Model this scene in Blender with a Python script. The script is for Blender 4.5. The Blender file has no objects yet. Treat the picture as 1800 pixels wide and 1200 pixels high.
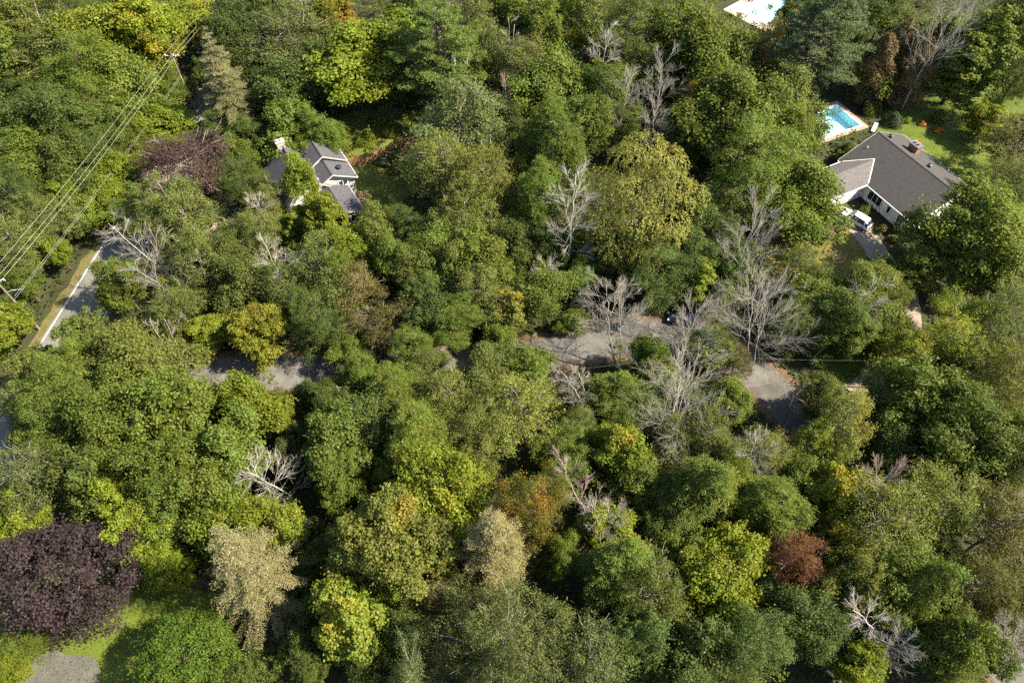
import bpy, math, random
import numpy as np
from math import radians as rad, sin, cos, pi

S = bpy.context.scene
C = S.collection
# ------------------------------------------------------------------ camera, sky, sun, exposure
cam = bpy.data.cameras.new('camera')
cam.lens = 24.96; cam.sensor_width = 36.0; cam.clip_start = 0.5; cam.clip_end = 2000
co = bpy.data.objects.new('camera', cam); C.objects.link(co)
co.location = (0, 0, 76); co.rotation_euler = (rad(90 - 54), 0, 0)
S.camera = co
SUN_AZ, SUN_EL = -5.0, 44.0        # degrees counter-clockwise from +X, and above the horizon
W = bpy.data.worlds.new('World'); S.world = W; W.use_nodes = True
nt = W.node_tree; bg = nt.nodes['Background']
sky = nt.nodes.new('ShaderNodeTexSky'); sky.sky_type = 'NISHITA'; sky.sun_disc = False
sky.sun_elevation = rad(SUN_EL); sky.sun_rotation = rad(90 - SUN_AZ)
nt.links.new(sky.outputs[0], bg.inputs[0]); bg.inputs[1].default_value = 0.09
sl = bpy.data.lights.new('sun', 'SUN'); sl.energy = 5.0; sl.angle = rad(0.53); sl.color = (1, .915, .73)
so = bpy.data.objects.new('sun', sl); C.objects.link(so); so.location = (60, 0, 120)
so.rotation_euler = (0, rad(90 - SUN_EL), rad(SUN_AZ))
S.view_settings.view_transform = 'Standard'; S.view_settings.look = 'None'
S.view_settings.gamma = 1; S.view_settings.use_curve_mapping = False
S.view_settings.exposure = 1.95
S.cycles.max_bounces = 4; S.cycles.diffuse_bounces = 2; S.cycles.glossy_bounces = 2; S.cycles.transparent_max_bounces = 8
S.cycles.use_denoising = False; S.cycles.use_adaptive_sampling = True; S.cycles.adaptive_threshold = 0.02
RNG = np.random.default_rng(11)

# ------------------------------------------------------------------ materials
def mat(name):
    m = bpy.data.materials.new(name); m.use_nodes = True
    return m, m.node_tree.nodes, m.node_tree.links, m.node_tree.nodes['Principled BSDF']

def N(ns, t, **kw):
    n = ns.new(t)
    for k, v in kw.items():
        if k.startswith('i_'): n.inputs[int(k[2:])].default_value = v
        else: setattr(n, k, v)
    return n

def ramp(ns, stops):
    r = ns.new('ShaderNodeValToRGB'); e = r.color_ramp.elements
    while len(e) < len(stops): e.new(0.5)
    for el, (p, c) in zip(e, stops): el.position = p; el.color = (*c, 1)
    return r

def flat(name, col, rough=.7, metal=0, spec=.3, noise=0, scale=8, bump=0):
    m, ns, l, b = mat(name)
    b.inputs['Roughness'].default_value = rough; b.inputs['Metallic'].default_value = metal
    b.inputs['Specular IOR Level'].default_value = spec; b.inputs['Base Color'].default_value = (*col, 1)
    if noise or bump:
        tc = N(ns, 'ShaderNodeTexCoord'); nz = N(ns, 'ShaderNodeTexNoise'); nz.inputs['Scale'].default_value = scale
        nz.inputs['Detail'].default_value = 6; l.new(tc.outputs['Object'], nz.inputs['Vector'])
        if noise:
            r = ramp(ns, [(.3, tuple(c * (1 - noise) for c in col)), (.7, tuple(min(1, c * (1 + noise)) for c in col))])
            l.new(nz.outputs['Fac'], r.inputs[0]); l.new(r.outputs[0], b.inputs['Base Color'])
        if bump:
            bp = N(ns, 'ShaderNodeBump'); bp.inputs['Strength'].default_value = bump; bp.inputs['Distance'].default_value = .05
            l.new(nz.outputs['Fac'], bp.inputs['Height']); l.new(bp.outputs[0], b.inputs['Normal'])
    return m

def mottled(name, stops, s1, s2, rough=.9, bump=.4, s3=None, dist=.04):
    """ground-like surface: two scales of noise through a colour ramp, with fine relief"""
    m, ns, l, b = mat(name); b.inputs['Roughness'].default_value = rough; b.inputs['Specular IOR Level'].default_value = .2
    tc = N(ns, 'ShaderNodeTexCoord')
    a = N(ns, 'ShaderNodeTexNoise'); a.inputs['Scale'].default_value = s1; a.inputs['Detail'].default_value = 5
    c = N(ns, 'ShaderNodeTexNoise'); c.inputs['Scale'].default_value = s2; c.inputs['Detail'].default_value = 8; c.inputs['Roughness'].default_value = .7
    for x in (a, c): l.new(tc.outputs['Object'], x.inputs['Vector'])
    mx = N(ns, 'ShaderNodeMath', operation='MULTIPLY_ADD'); mx.inputs[1].default_value = .5
    ad = N(ns, 'ShaderNodeMath', operation='MULTIPLY'); ad.inputs[1].default_value = .5
    l.new(c.outputs['Fac'], ad.inputs[0]); l.new(a.outputs['Fac'], mx.inputs[0]); l.new(ad.outputs[0], mx.inputs[2])
    r = ramp(ns, stops); l.new(mx.outputs[0], r.inputs[0]); l.new(r.outputs[0], b.inputs['Base Color'])
    bp = N(ns, 'ShaderNodeBump'); bp.inputs['Strength'].default_value = bump; bp.inputs['Distance'].default_value = dist
    l.new(c.outputs['Fac'], bp.inputs['Height']); l.new(bp.outputs[0], b.inputs['Normal'])
    return m

def foliage(name, autumn=(.30, .17, .015), trans=.42):
    """leaf colour comes from the object's colour; 'var' holds per-leaf, per-spray and patch values"""
    m, ns, l, b = mat(name)
    oi = N(ns, 'ShaderNodeObjectInfo'); at = N(ns, 'ShaderNodeAttribute', attribute_name='var')
    sp = N(ns, 'ShaderNodeSeparateColor'); l.new(at.outputs['Color'], sp.inputs[0])
    # patch of autumn colour: where patch value > 1 - autumn share (object alpha)
    sm = N(ns, 'ShaderNodeMath', operation='ADD'); l.new(sp.outputs[2], sm.inputs[0]); l.new(oi.outputs['Alpha'], sm.inputs[1])
    mr = N(ns, 'ShaderNodeMapRange'); mr.inputs[1].default_value = .85; mr.inputs[2].default_value = 1.2
    l.new(sm.outputs[0], mr.inputs[0])
    mr2 = N(ns, 'ShaderNodeMath', operation='MULTIPLY'); mr2.inputs[1].default_value = .6; l.new(mr.outputs[0], mr2.inputs[0])
    mx = N(ns, 'ShaderNodeMix', data_type='RGBA'); mx.inputs['B'].default_value = (*autumn, 1)
    l.new(mr2.outputs[0], mx.inputs['Factor']); l.new(oi.outputs['Color'], mx.inputs['A'])
    hs = N(ns, 'ShaderNodeHueSaturation')
    h = N(ns, 'ShaderNodeMapRange'); h.inputs[3].default_value = .481; h.inputs[4].default_value = .516
    l.new(sp.outputs[1], h.inputs[0]); l.new(h.outputs[0], hs.inputs['Hue'])
    v = N(ns, 'ShaderNodeMapRange'); v.inputs[3].default_value = .55; v.inputs[4].default_value = 1.5
    pv = N(ns, 'ShaderNodeMapRange'); pv.inputs[3].default_value = .84; pv.inputs[4].default_value = 1.18; l.new(sp.outputs[2], pv.inputs[0])
    vm = N(ns, 'ShaderNodeMath', operation='MULTIPLY'); l.new(sp.outputs[0], v.inputs[0]); l.new(v.outputs[0], vm.inputs[0]); l.new(pv.outputs[0], vm.inputs[1])
    l.new(vm.outputs[0], hs.inputs['Value'])
    sa = N(ns, 'ShaderNodeMapRange'); sa.inputs[3].default_value = 1.10; sa.inputs[4].default_value = .90
    l.new(sp.outputs[0], sa.inputs[0]); l.new(sa.outputs[0], hs.inputs['Saturation'])
    l.new(mx.outputs['Result'], hs.inputs['Color']); l.new(hs.outputs[0], b.inputs['Base Color'])
    b.inputs['Roughness'].default_value = .6; b.inputs['Specular IOR Level'].default_value = .16
    tr = N(ns, 'ShaderNodeBsdfTranslucent')
    g = N(ns, 'ShaderNodeMix', data_type='RGBA', blend_type='MULTIPLY'); g.inputs['Factor'].default_value = 1
    g.inputs['B'].default_value = (1.35, 1.3, .55, 1); l.new(hs.outputs[0], g.inputs['A']); l.new(g.outputs['Result'], tr.inputs['Color'])
    ms = N(ns, 'ShaderNodeMixShader'); ms.inputs[0].default_value = trans
    l.new(b.outputs[0], ms.inputs[1]); l.new(tr.outputs[0], ms.inputs[2])
    l.new(ms.outputs[0], ns['Material Output'].inputs['Surface'])
    return m

M = {}
M['leaf'] = foliage('leaf_yellowing', (.24, .165, .012))
M['leaf_red'] = foliage('leaf_reddening', (.21, .095, .016))
M['needle'] = foliage('needles', (.25, .16, .04), .15)
M['bark'] = flat('bark', (.10, .075, .055), .95, noise=.45, scale=3)
M['bark_pale'] = flat('bark_pale', (.25, .22, .185), .95, noise=.3, scale=2)
M['dead_white'] = flat('dead_wood_white', (.29, .262, .226), .9, noise=.25, scale=1.5)
M['dead_grey'] = flat('dead_wood_grey', (.215, .195, .165), .9, noise=.3, scale=1.5)
M['dead_red'] = flat('dead_wood_red', (.25, .19, .158), .9, noise=.3, scale=1.5)
M['dead_dark'] = flat('dead_wood_dark', (.13, .105, .085), .9, noise=.35, scale=2)
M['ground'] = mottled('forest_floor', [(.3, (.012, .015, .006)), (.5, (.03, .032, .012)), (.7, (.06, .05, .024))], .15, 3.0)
M['lawn'] = mottled('lawn', [(.35, (.045, .062, .008)), (.52, (.075, .098, .012)), (.68, (.11, .12, .02))], .25, 6.0)
M['dry_lawn'] = mottled('dry_lawn', [(.32, (.07, .08, .014)), (.5, (.13, .11, .027)), (.68, (.18, .14, .045))], .3, 5.0)
M['verge'] = mottled('verge', [(.33, (.05, .062, .013)), (.47, (.085, .080, .024)), (.58, (.125, .088, .040)), (.72, (.115, .085, .048))], .5, 4.0)
M['garden'] = mottled('garden_ground', [(.33, (.06, .055, .027)), (.5, (.07, .085, .013)), (.66, (.12, .125, .022))], .6, 5.0)
M['asphalt'] = mottled('main_asphalt', [(.3, (.105, .100, .088)), (.55, (.135, .127, .112)), (.75, (.16, .15, .135))], .3, 18.0, .85, .15, dist=.01)
M['old_asphalt'] = mottled('worn_asphalt', [(.3, (.052, .048, .043)), (.48, (.090, .084, .076)), (.6, (.118, .110, .100)), (.75, (.15, .14, .128))], .45, 5.0, .9, .3, dist=.02)
def worn(m):
    ns, l = m.node_tree.nodes, m.node_tree.links; b = ns['Principled BSDF']; src = b.inputs['Base Color'].links[0].from_socket
    tc = N(ns, 'ShaderNodeTexCoord'); nz = N(ns, 'ShaderNodeTexNoise'); nz.inputs['Scale'].default_value = 1.1; nz.inputs['Detail'].default_value = 4
    ad = N(ns, 'ShaderNodeMix', data_type='RGBA', blend_type='ADD'); ad.inputs['Factor'].default_value = .8
    l.new(tc.outputs['Object'], nz.inputs['Vector']); l.new(tc.outputs['Object'], ad.inputs['A']); l.new(nz.outputs['Color'], ad.inputs['B'])
    vo = N(ns, 'ShaderNodeTexVoronoi', feature='DISTANCE_TO_EDGE'); vo.inputs['Scale'].default_value = .8; l.new(ad.outputs['Result'], vo.inputs['Vector'])
    mr = N(ns, 'ShaderNodeMapRange'); mr.inputs[1].default_value = .004; mr.inputs[2].default_value = .02; mr.inputs[3].default_value = .72; mr.inputs[4].default_value = 1; l.new(vo.outputs['Distance'], mr.inputs[0])
    v2 = N(ns, 'ShaderNodeTexVoronoi'); v2.inputs['Scale'].default_value = .22; l.new(ad.outputs['Result'], v2.inputs['Vector'])
    sc = N(ns, 'ShaderNodeSeparateColor'); l.new(v2.outputs['Color'], sc.inputs[0])
    m2 = N(ns, 'ShaderNodeMapRange'); m2.inputs[3].default_value = .78; m2.inputs[4].default_value = 1.15; l.new(sc.outputs[0], m2.inputs[0])
    mm = N(ns, 'ShaderNodeMath', operation='MULTIPLY'); l.new(mr.outputs[0], mm.inputs[0]); l.new(m2.outputs[0], mm.inputs[1])
    mx = N(ns, 'ShaderNodeMix', data_type='RGBA', blend_type='MULTIPLY'); mx.inputs['Factor'].default_value = 1
    l.new(src, mx.inputs['A']); l.new(mm.outputs[0], mx.inputs['B']); l.new(mx.outputs['Result'], b.inputs['Base Color'])
worn(M['old_asphalt']); worn(M['asphalt'])
M['litter_soil'] = mottled('leaf_litter_edge', [(.3, (.05, .036, .02)), (.5, (.095, .066, .038)), (.72, (.14, .10, .064))], 1.2, 9.0)
M['gravel'] = mottled('gravel', [(.3, (.13, .10, .072)), (.5, (.20, .165, .125)), (.72, (.26, .22, .175))], .6, 14.0)
M['dirt'] = mottled('bare_dirt', [(.3, (.16, .09, .045)), (.5, (.25, .15, .08)), (.7, (.30, .19, .11))], .8, 7.0)
M['paint_white'] = flat('road_paint_white', (.44, .43, .40), .8, noise=.35, scale=5)
M['paint_yellow'] = flat('road_paint_yellow', (.34, .20, .035), .7, noise=.2, scale=4)
M['white'] = flat('white_paint', (.78, .77, .74), .5, noise=.04, scale=3)
M['white_brick'] = flat('white_brick', (.66, .64, .58), .8, noise=.1, scale=9, bump=.2)
M['cream_brick'] = flat('cream_brick', (.34, .30, .25), .85, noise=.25, scale=12, bump=.3)
M['orange_brick'] = flat('orange_brick', (.27, .12, .060), .85, noise=.3, scale=14, bump=.3)
M['black'] = flat('dark_metal', (.022, .022, .024), .45)
M['lead'] = flat('grey_metal', (.20, .20, .21), .4, metal=.6)
M['glass'] = flat('window_glass', (.02, .026, .032), .06, spec=.8)
M['fence'] = flat('fence_wood', (.25, .13, .065), .8, noise=.3, scale=6)
M['pole'] = flat('pole_wood', (.15, .115, .085), .9, noise=.3, scale=4)
M['wire'] = flat('wire', (.34, .33, .26), .5, metal=.2)
M['ceramic'] = flat('ceramic', (.46, .45, .42), .4)
M['tyre'] = flat('tyre', (.02, .02, .02), .85)
M['rim'] = flat('rim', (.45, .45, .46), .3, metal=.9)
M['car_white'] = flat('car_paint_white', (.80, .80, .80), .22, spec=.6)
M['car_dark'] = flat('car_paint_dark', (.012, .014, .03), .18, spec=.6)
M['red_lamp'] = flat('red_lamp', (.42, .015, .012), .25)
M['clear_lamp'] = flat('clear_lamp', (.7, .7, .7), .12)
M['coping'] = flat('pool_coping', (.76, .74, .68), .6, noise=.08, scale=4)
M['paver'] = mottled('patio_pavers', [(.3, (.19, .12, .08)), (.5, (.27, .185, .13)), (.7, (.33, .24, .18))], .7, 10.0)
M['cream_patio'] = mottled('cream_patio', [(.3, (.34, .27, .20)), (.7, (.44, .37, .29))], .5, 8.0)
M['liner'] = flat('pool_liner', (.60, .84, .90), .5)
M['flower_orange'] = flat('flower_orange', (.65, .19, .02), .6)
M['flower_white'] = flat('flower_white', (.74, .72, .66), .6)
M['terracotta'] = flat('terracotta', (.40, .15, .07), .8)

def shingle(name, c0, c1, rows):
    m, ns, l, b = mat(name); b.inputs['Roughness'].default_value = .9; b.inputs['Specular IOR Level'].default_value = .2
    tc = N(ns, 'ShaderNodeTexCoord'); nz = N(ns, 'ShaderNodeTexNoise'); nz.inputs['Scale'].default_value = 2.2; nz.inputs['Detail'].default_value = 7
    nz.inputs['Roughness'].default_value = .75
    mp = N(ns, 'ShaderNodeMapping'); mp.inputs['Scale'].default_value = (1, 1, 2.6)
    l.new(tc.outputs['Object'], mp.inputs[0]); l.new(mp.outputs[0], nz.inputs['Vector'])
    wv = N(ns, 'ShaderNodeTexWave', bands_direction='Z'); wv.inputs['Scale'].default_value = rows; wv.inputs['Distortion'].default_value = .4
    l.new(tc.outputs['Object'], wv.inputs['Vector'])
    r = ramp(ns, [(.32, c0), (.68, c1)]); l.new(nz.outputs['Fac'], r.inputs[0]); l.new(r.outputs[0], b.inputs['Base Color'])
    bp = N(ns, 'ShaderNodeBump'); bp.inputs['Strength'].default_value = .35; bp.inputs['Distance'].default_value = .02
    l.new(wv.outputs[0], bp.inputs['Height']); l.new(bp.outputs[0], b.inputs['Normal'])
    return m
M['roof_brown'] = shingle('brown_shingles', (.034, .031, .030), (.062, .056, .054), 3.2)
M['roof_light'] = shingle('light_grey_shingles', (.06, .053, .051), (.12, .108, .105), 3.2)
M['roof_grey'] = shingle('grey_shingles', (.045, .043, .048), (.08, .076, .084), 3.2)

def water_mat():
    m, ns, l, b = mat('pool_water')
    t = N(ns, 'ShaderNodeBsdfTransparent'); t.inputs[0].default_value = (.80, .96, .99, 1)
    gl = N(ns, 'ShaderNodeBsdfGlossy'); gl.inputs['Roughness'].default_value = .04
    fr = N(ns, 'ShaderNodeFresnel'); fr.inputs[0].default_value = 1.33
    nz = N(ns, 'ShaderNodeTexNoise'); nz.inputs['Scale'].default_value = 2.5; bp = N(ns, 'ShaderNodeBump'); bp.inputs['Strength'].default_value = .15
    bp.inputs['Distance'].default_value = .05
    tc = N(ns, 'ShaderNodeTexCoord'); l.new(tc.outputs['Object'], nz.inputs['Vector']); l.new(nz.outputs['Fac'], bp.inputs['Height'])
    l.new(bp.outputs[0], gl.inputs['Normal']); l.new(bp.outputs[0], fr.inputs['Normal'])
    ms = N(ns, 'ShaderNodeMixShader'); l.new(fr.outputs[0], ms.inputs[0]); l.new(t.outputs[0], ms.inputs[1]); l.new(gl.outputs[0], ms.inputs[2])
    l.new(ms.outputs[0], ns['Material Output'].inputs['Surface'])
    return m
M['water'] = water_mat()

# ------------------------------------------------------------------ mesh helpers
def mesh_np(name, V, F, m, var=None, smooth=False):
    """V (n,3), F (k,3|4) -> mesh; fast path through foreach_set"""
    V = np.asarray(V, np.float32); F = np.asarray(F, np.int32); k, s = F.shape
    me = bpy.data.meshes.new(name)
    me.vertices.add(len(V)); me.vertices.foreach_set('co', V.ravel())
    me.loops.add(k * s); me.loops.foreach_set('vertex_index', F.ravel())
    me.polygons.add(k); me.polygons.foreach_set('loop_start', np.arange(0, k * s, s, dtype=np.int32))
    me.polygons.foreach_set('loop_total', np.full(k, s, np.int32))
    if smooth: me.polygons.foreach_set('use_smooth', np.ones(k, bool))
    me.update(calc_edges=True)
    if var is not None:
        a = me.attributes.new('var', 'FLOAT_COLOR', 'POINT')
        a.data.foreach_set('color', np.concatenate([var, np.ones((len(var), 1))], 1).astype(np.float32).ravel())
    me.materials.append(m)
    return me

def link(name, me, parent=None, loc=None):
    o = bpy.data.objects.new(name, me); C.objects.link(o)
    if parent: o.parent = parent
    if loc: o.location = loc
    return o

def tag(o, label=None, cat=None, group=None, kind=None):
    if label: o['label'] = label
    if cat: o['category'] = cat
    if group: o['group'] = group
    if kind: o['kind'] = kind
    return o

def empty(name, loc=(0, 0, 0), rz=0, sc=(1, 1, 1)):
    o = bpy.data.objects.new(name, None); C.objects.link(o); o.location = loc; o.rotation_euler = (0, 0, rz); o.scale = sc
    o.empty_display_size = .3
    return o

class MB:
    """collects faces for one small hand-made part"""
    def __init__(s): s.v = []; s.f = []
    def poly(s, pts):
        i = len(s.v); s.v += [tuple(p) for p in pts]; s.f.append(tuple(range(i, i + len(pts)))); return s
    def prism(s, pts, off):
        """solid from a planar outline pushed by off"""
        a = [tuple(p) for p in pts]; b = [tuple(np.add(p, off)) for p in pts]; n = len(a); i = len(s.v)
        s.v += a + b; s.f.append(tuple(range(i, i + n))); s.f.append(tuple(reversed(range(i + n, i + 2 * n))))
        for k in range(n): q = (k + 1) % n; s.f.append((i + q, i + k, i + n + k, i + n + q))
        return s
    def box(s, x0, x1, y0, y1, z0, z1): return s.prism([(x0, y0, z0), (x1, y0, z0), (x1, y1, z0), (x0, y1, z0)], (0, 0, z1 - z0))
    def tube(s, pts, rads, n=8, caps=True):
        pts = [np.array(p, float) for p in pts]; rings = []
        for k, p in enumerate(pts):
            d = pts[min(k + 1, len(pts) - 1)] - pts[max(k - 1, 0)]; d /= np.linalg.norm(d) + 1e-9
            a = np.cross(d, (0, 0, 1) if abs(d[2]) < .9 else (1, 0, 0)); a /= np.linalg.norm(a); b = np.cross(d, a)
            i = len(s.v); r = rads[k] if hasattr(rads, '__len__') else rads
            s.v += [tuple(p + r * (cos(t) * a + sin(t) * b)) for t in np.linspace(0, 2 * pi, n, endpoint=False)]; rings.append(i)
        for p, q in zip(rings, rings[1:]):
            for k in range(n): j = (k + 1) % n; s.f.append((p + k, p + j, q + j, q + k))
        if caps: s.f.append(tuple(range(rings[0] + n - 1, rings[0] - 1, -1))); s.f.append(tuple(range(rings[-1], rings[-1] + n)))
        return s
    def build(s, name, m, parent=None, bevel=0, smooth=False):
        me = bpy.data.meshes.new(name); me.from_pydata(s.v, [], s.f); me.materials.append(M[m] if isinstance(m, str) else m); me.update()
        if smooth:
            for p in me.polygons: p.use_smooth = True
        o = link(name, me, parent)
        if bevel:
            b = o.modifiers.new('bevel', 'BEVEL'); b.width = bevel; b.segments = 2
        return o

# ------------------------------------------------------------------ setting: ground, lawns, roads
def sheet(name, pts, z, m, kind='structure', label=None, cat=None, wob=0, seed=1):
    """flat polygon; its outline is broken up by wob metres"""
    r = random.Random(seed); out = []
    for (a, b) in zip(pts, pts[1:] + pts[:1]):
        n = max(1, int(math.dist(a, b) / 1.2)) if wob else 1
        for k in range(n):
            t = k / n; out.append((a[0] + (b[0] - a[0]) * t + r.uniform(-wob, wob), a[1] + (b[1] - a[1]) * t + r.uniform(-wob, wob), z))
    o = MB().poly(out).build(name, m); o['kind'] = kind
    return o

def smooth_line(pts, n=10):
    P = [np.array(p, float) for p in pts]; P = [2 * P[0] - P[1]] + P + [2 * P[-1] - P[-2]]; out = []
    for i in range(1, len(P) - 2):
        for k in range(n):
            t = k / n; a, b, c, d = P[i - 1:i + 3]
            out.append(.5 * (2 * b + (c - a) * t + (2 * a - 5 * b + 4 * c - d) * t * t + (3 * b - a - 3 * c + d) * t ** 3))
    out.append(P[-2]); return np.array(out)

def strip_pts(line, w0, w1, wob=0, seed=3):
    r = np.random.default_rng(seed); d = np.gradient(line, axis=0); d /= np.linalg.norm(d, axis=1)[:, None]
    nrm = np.stack([-d[:, 1], d[:, 0]], 1)
    a = line + nrm * (w0 + r.uniform(-wob, wob, len(line)))[:, None]; b = line + nrm * (w1 + r.uniform(-wob, wob, len(line)))[:, None]
    return a, b

def strip(name, line, w0, w1, z, m, parent=None, wob=0, kind=True):
    a, b = strip_pts(line, w0, w1, wob); n = len(a)
    V = np.zeros((2 * n, 3)); V[:n, :2] = a; V[n:, :2] = b; V[:, 2] = z
    F = np.array([(i, n + i, n + i + 1, i + 1) for i in range(n - 1)])[:, ::-1]
    o = link(name, mesh_np(name, V, F, M[m]), parent)
    if kind and not parent: o['kind'] = 'structure'
    return o

def in_poly(P, poly):
    x, y = P[:, 0], P[:, 1]; c = np.zeros(len(P), bool); q = poly[-1]
    for p in poly:
        with np.errstate(divide='ignore', invalid='ignore'):
            c ^= ((p[1] > y) != (q[1] > y)) & (x < (q[0] - p[0]) * (y - p[1]) / (q[1] - p[1]) + p[0])
        q = p
    return c

def near_line(P, line, w):
    d = np.full(len(P), 1e9)
    for a, b in zip(line, line[1:]):
        ab = b - a; t = np.clip(((P - a) @ ab) / (ab @ ab), 0, 1)
        d = np.minimum(d, np.linalg.norm(P - a - t[:, None] * ab, axis=1))
    return d < w

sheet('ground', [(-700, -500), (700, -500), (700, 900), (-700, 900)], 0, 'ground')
LAWN_R = [(62, 100), (60, 96), (66, 92), (69, 78), (64, 70), (72, 60), (95, 62), (105, 95), (100, 118), (80, 112), (68, 108)]
LAWN_Y = [(36, 76), (38, 66), (44, 63), (50, 66), (52, 72), (48, 79), (42, 81)]
LAWN_B = [(-60, 24), (-47, 27), (-38, 24.5), (-31, 22), (-29, 16), (-36, 6), (-52, 2), (-66, 8)]
LAWN_L = [(-46, 92), (-40, 84), (-36, 76), (-22, 76), (-15, 84), (-14, 92), (-22, 90), (-28, 93), (-38, 96)]
GARDEN = [(-31, 93), (-20, 92), (-14, 96), (-15, 104), (-24, 106), (-33, 101)]
YARD_S = [(38, 53.5), (42, 47), (50, 47), (56, 52), (52, 57), (44, 57)]
sheet('lawn', LAWN_R, .004, 'lawn', wob=.5)
sheet('dry_lawn', LAWN_Y, .004, 'dry_lawn', wob=.5)
sheet('lower_lawn', LAWN_B, .004, 'lawn', wob=.3)
sheet('back_lawn', LAWN_L, .004, 'garden', wob=.5)
sheet('garden_bed', GARDEN, .008, 'garden', wob=.5)
sheet('roadside_lawn', YARD_S, .004, 'lawn', wob=.5)
MAIN = smooth_line([(-68, -20), (-62.5, 25), (-60.3, 44), (-57.9, 64.5), (-55.6, 82), (-52.2, 100), (-48.4, 118), (-41, 150), (-31, 190)], 12)
SIDE = smooth_line([(-57, 49), (-50, 49.8), (-41, 50.2), (-28, 50.3), (-14, 51.0), (0, 52.3), (9, 54.4), (17, 56.2), (24, 55.4), (30.5, 50.8), (34.5, 45), (38, 38), (42, 29), (47, 20), (52, 10), (57, -4)], 8)
DRIVE = smooth_line([(48.5, 81), (51.5, 77.5), (53.2, 71), (54.6, 63), (52, 55), (46, 49), (38, 44)], 8)
SPUR = smooth_line([(40, 34), (48, 35), (56, 34.3), (66, 33), (78, 32)], 8)
strip('verge', MAIN, 3.2, 4.7, .006, 'verge', wob=.45)
strip('main_road', MAIN, -3.6, 3.5, .012, 'asphalt')
for k, w in enumerate((3.12, -3.12)): strip('edge_line', MAIN, w - .09, w + .09, .017, 'paint_white', bpy.data.objects['main_road'])
for w in (0,): strip('centre_line', MAIN, w - .06, w + .06, .017, 'paint_yellow', bpy.data.objects['main_road'])
sheet('road_apron', [(-57.8, 105.5), (-58.0, 113), (-52.4, 114.5), (-54.0, 105.0)], .009, 'gravel')
strip('litter_edge', SIDE, -3.5, 3.5, .006, 'litter_soil', wob=.35)
strip('side_road', SIDE, -2.5, 2.5, .012, 'old_asphalt', wob=.12)
strip('driveway', DRIVE, -1.7, 1.7, .010, 'gravel', wob=.15)
strip('dark_drive', SPUR, -2.4, 2.4, .009, 'old_asphalt', wob=.15)
sheet('lower_driveway', [(-49.5, 15.8), (-46, 16.8), (-41.5, 16.2), (-40, 13), (-40, 4), (-52, 2)], .009, 'old_asphalt', wob=.15)
sheet('gravel_drive', [(-46.5, 82), (-44.5, 83), (-40, 80), (-38, 75), (-42, 72.5), (-47, 75)], .010, 'gravel', wob=.3)
sheet('dirt_patch', [(-25.2, 83.6), (-23.4, 84.6), (-21.7, 82.8), (-22.2, 80.2), (-24.2, 80.4)], .012, 'dirt', wob=.2)

# ------------------------------------------------------------------ houses
def gable(parent, ax, a0, a1, b0, b1, ze, zr, roof, wall, over=.45, th=.16, z0=0, br=None, wname='wall', trim='white'):
    """gable volume; ridge runs along a, slopes fall along b. ax=0: a is x; ax=1: a is y"""
    P = (lambda a, b, z: (a, b, z)) if ax == 0 else (lambda a, b, z: (b, a, z))
    br = (b0 + b1) / 2 if br is None else br
    s0 = (zr - ze) / (br - b0); s1 = (zr - ze) / (b1 - br)
    m = MB(); m.prism([P(a0, b0, z0), P(a0, b1, z0), P(a0, b1, ze), P(a0, br, zr), P(a0, b0, ze)], P(a1 - a0, 0, 0))
    m.build(wname, wall, parent)
    A0, A1 = a0 - over, a1 + over; t = .02
    lo0, lo1 = ze - s0 * over, ze - s1 * over
    r1 = MB().prism([P(A0, br, zr + t), P(A0, b0 - over, lo0 + t), P(A0, b0 - over, lo0 + t + th), P(A0, br, zr + t + th)], P(A1 - A0, 0, 0)).build('roof_slope', roof, parent)
    r2 = MB().prism([P(A0, br, zr + t), P(A0, b1 + over, lo1 + t), P(A0, b1 + over, lo1 + t + th), P(A0, br, zr + t + th)], P(A1 - A0, 0, 0)).build('roof_slope', roof, parent)
    f = .055
    for a in (A0 - f, A1 + .003):       # rake boards
        for (bb, lo) in ((b0 - over, lo0), (b1 + over, lo1)):
            MB().prism([P(a, br, zr - .06), P(a, bb, lo - .06), P(a, bb, lo + th), P(a, br, zr + th)], P(f - .003, 0, 0)).build('fascia', trim, parent)
    for (bb, lo, sg) in ((b0 - over, lo0, -1), (b1 + over, lo1, 1)):   # eaves gutters
        MB().prism([P(A0, bb + sg * .004, lo - .03), P(A0, bb + sg * .10, lo - .03), P(A0, bb + sg * .12, lo + .11), P(A0, bb + sg * .004, lo + .11)], P(A1 - A0, 0, 0)).build('gutter', trim, parent)
    MB().prism([P(A0 + .02, br - .13, zr + th + .0), P(A0 + .02, br, zr + th + .075), P(A0 + .02, br + .13, zr + th + .0)], P(A1 - A0 - .04, 0, 0)).build('ridge_cap', roof, parent)

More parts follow.
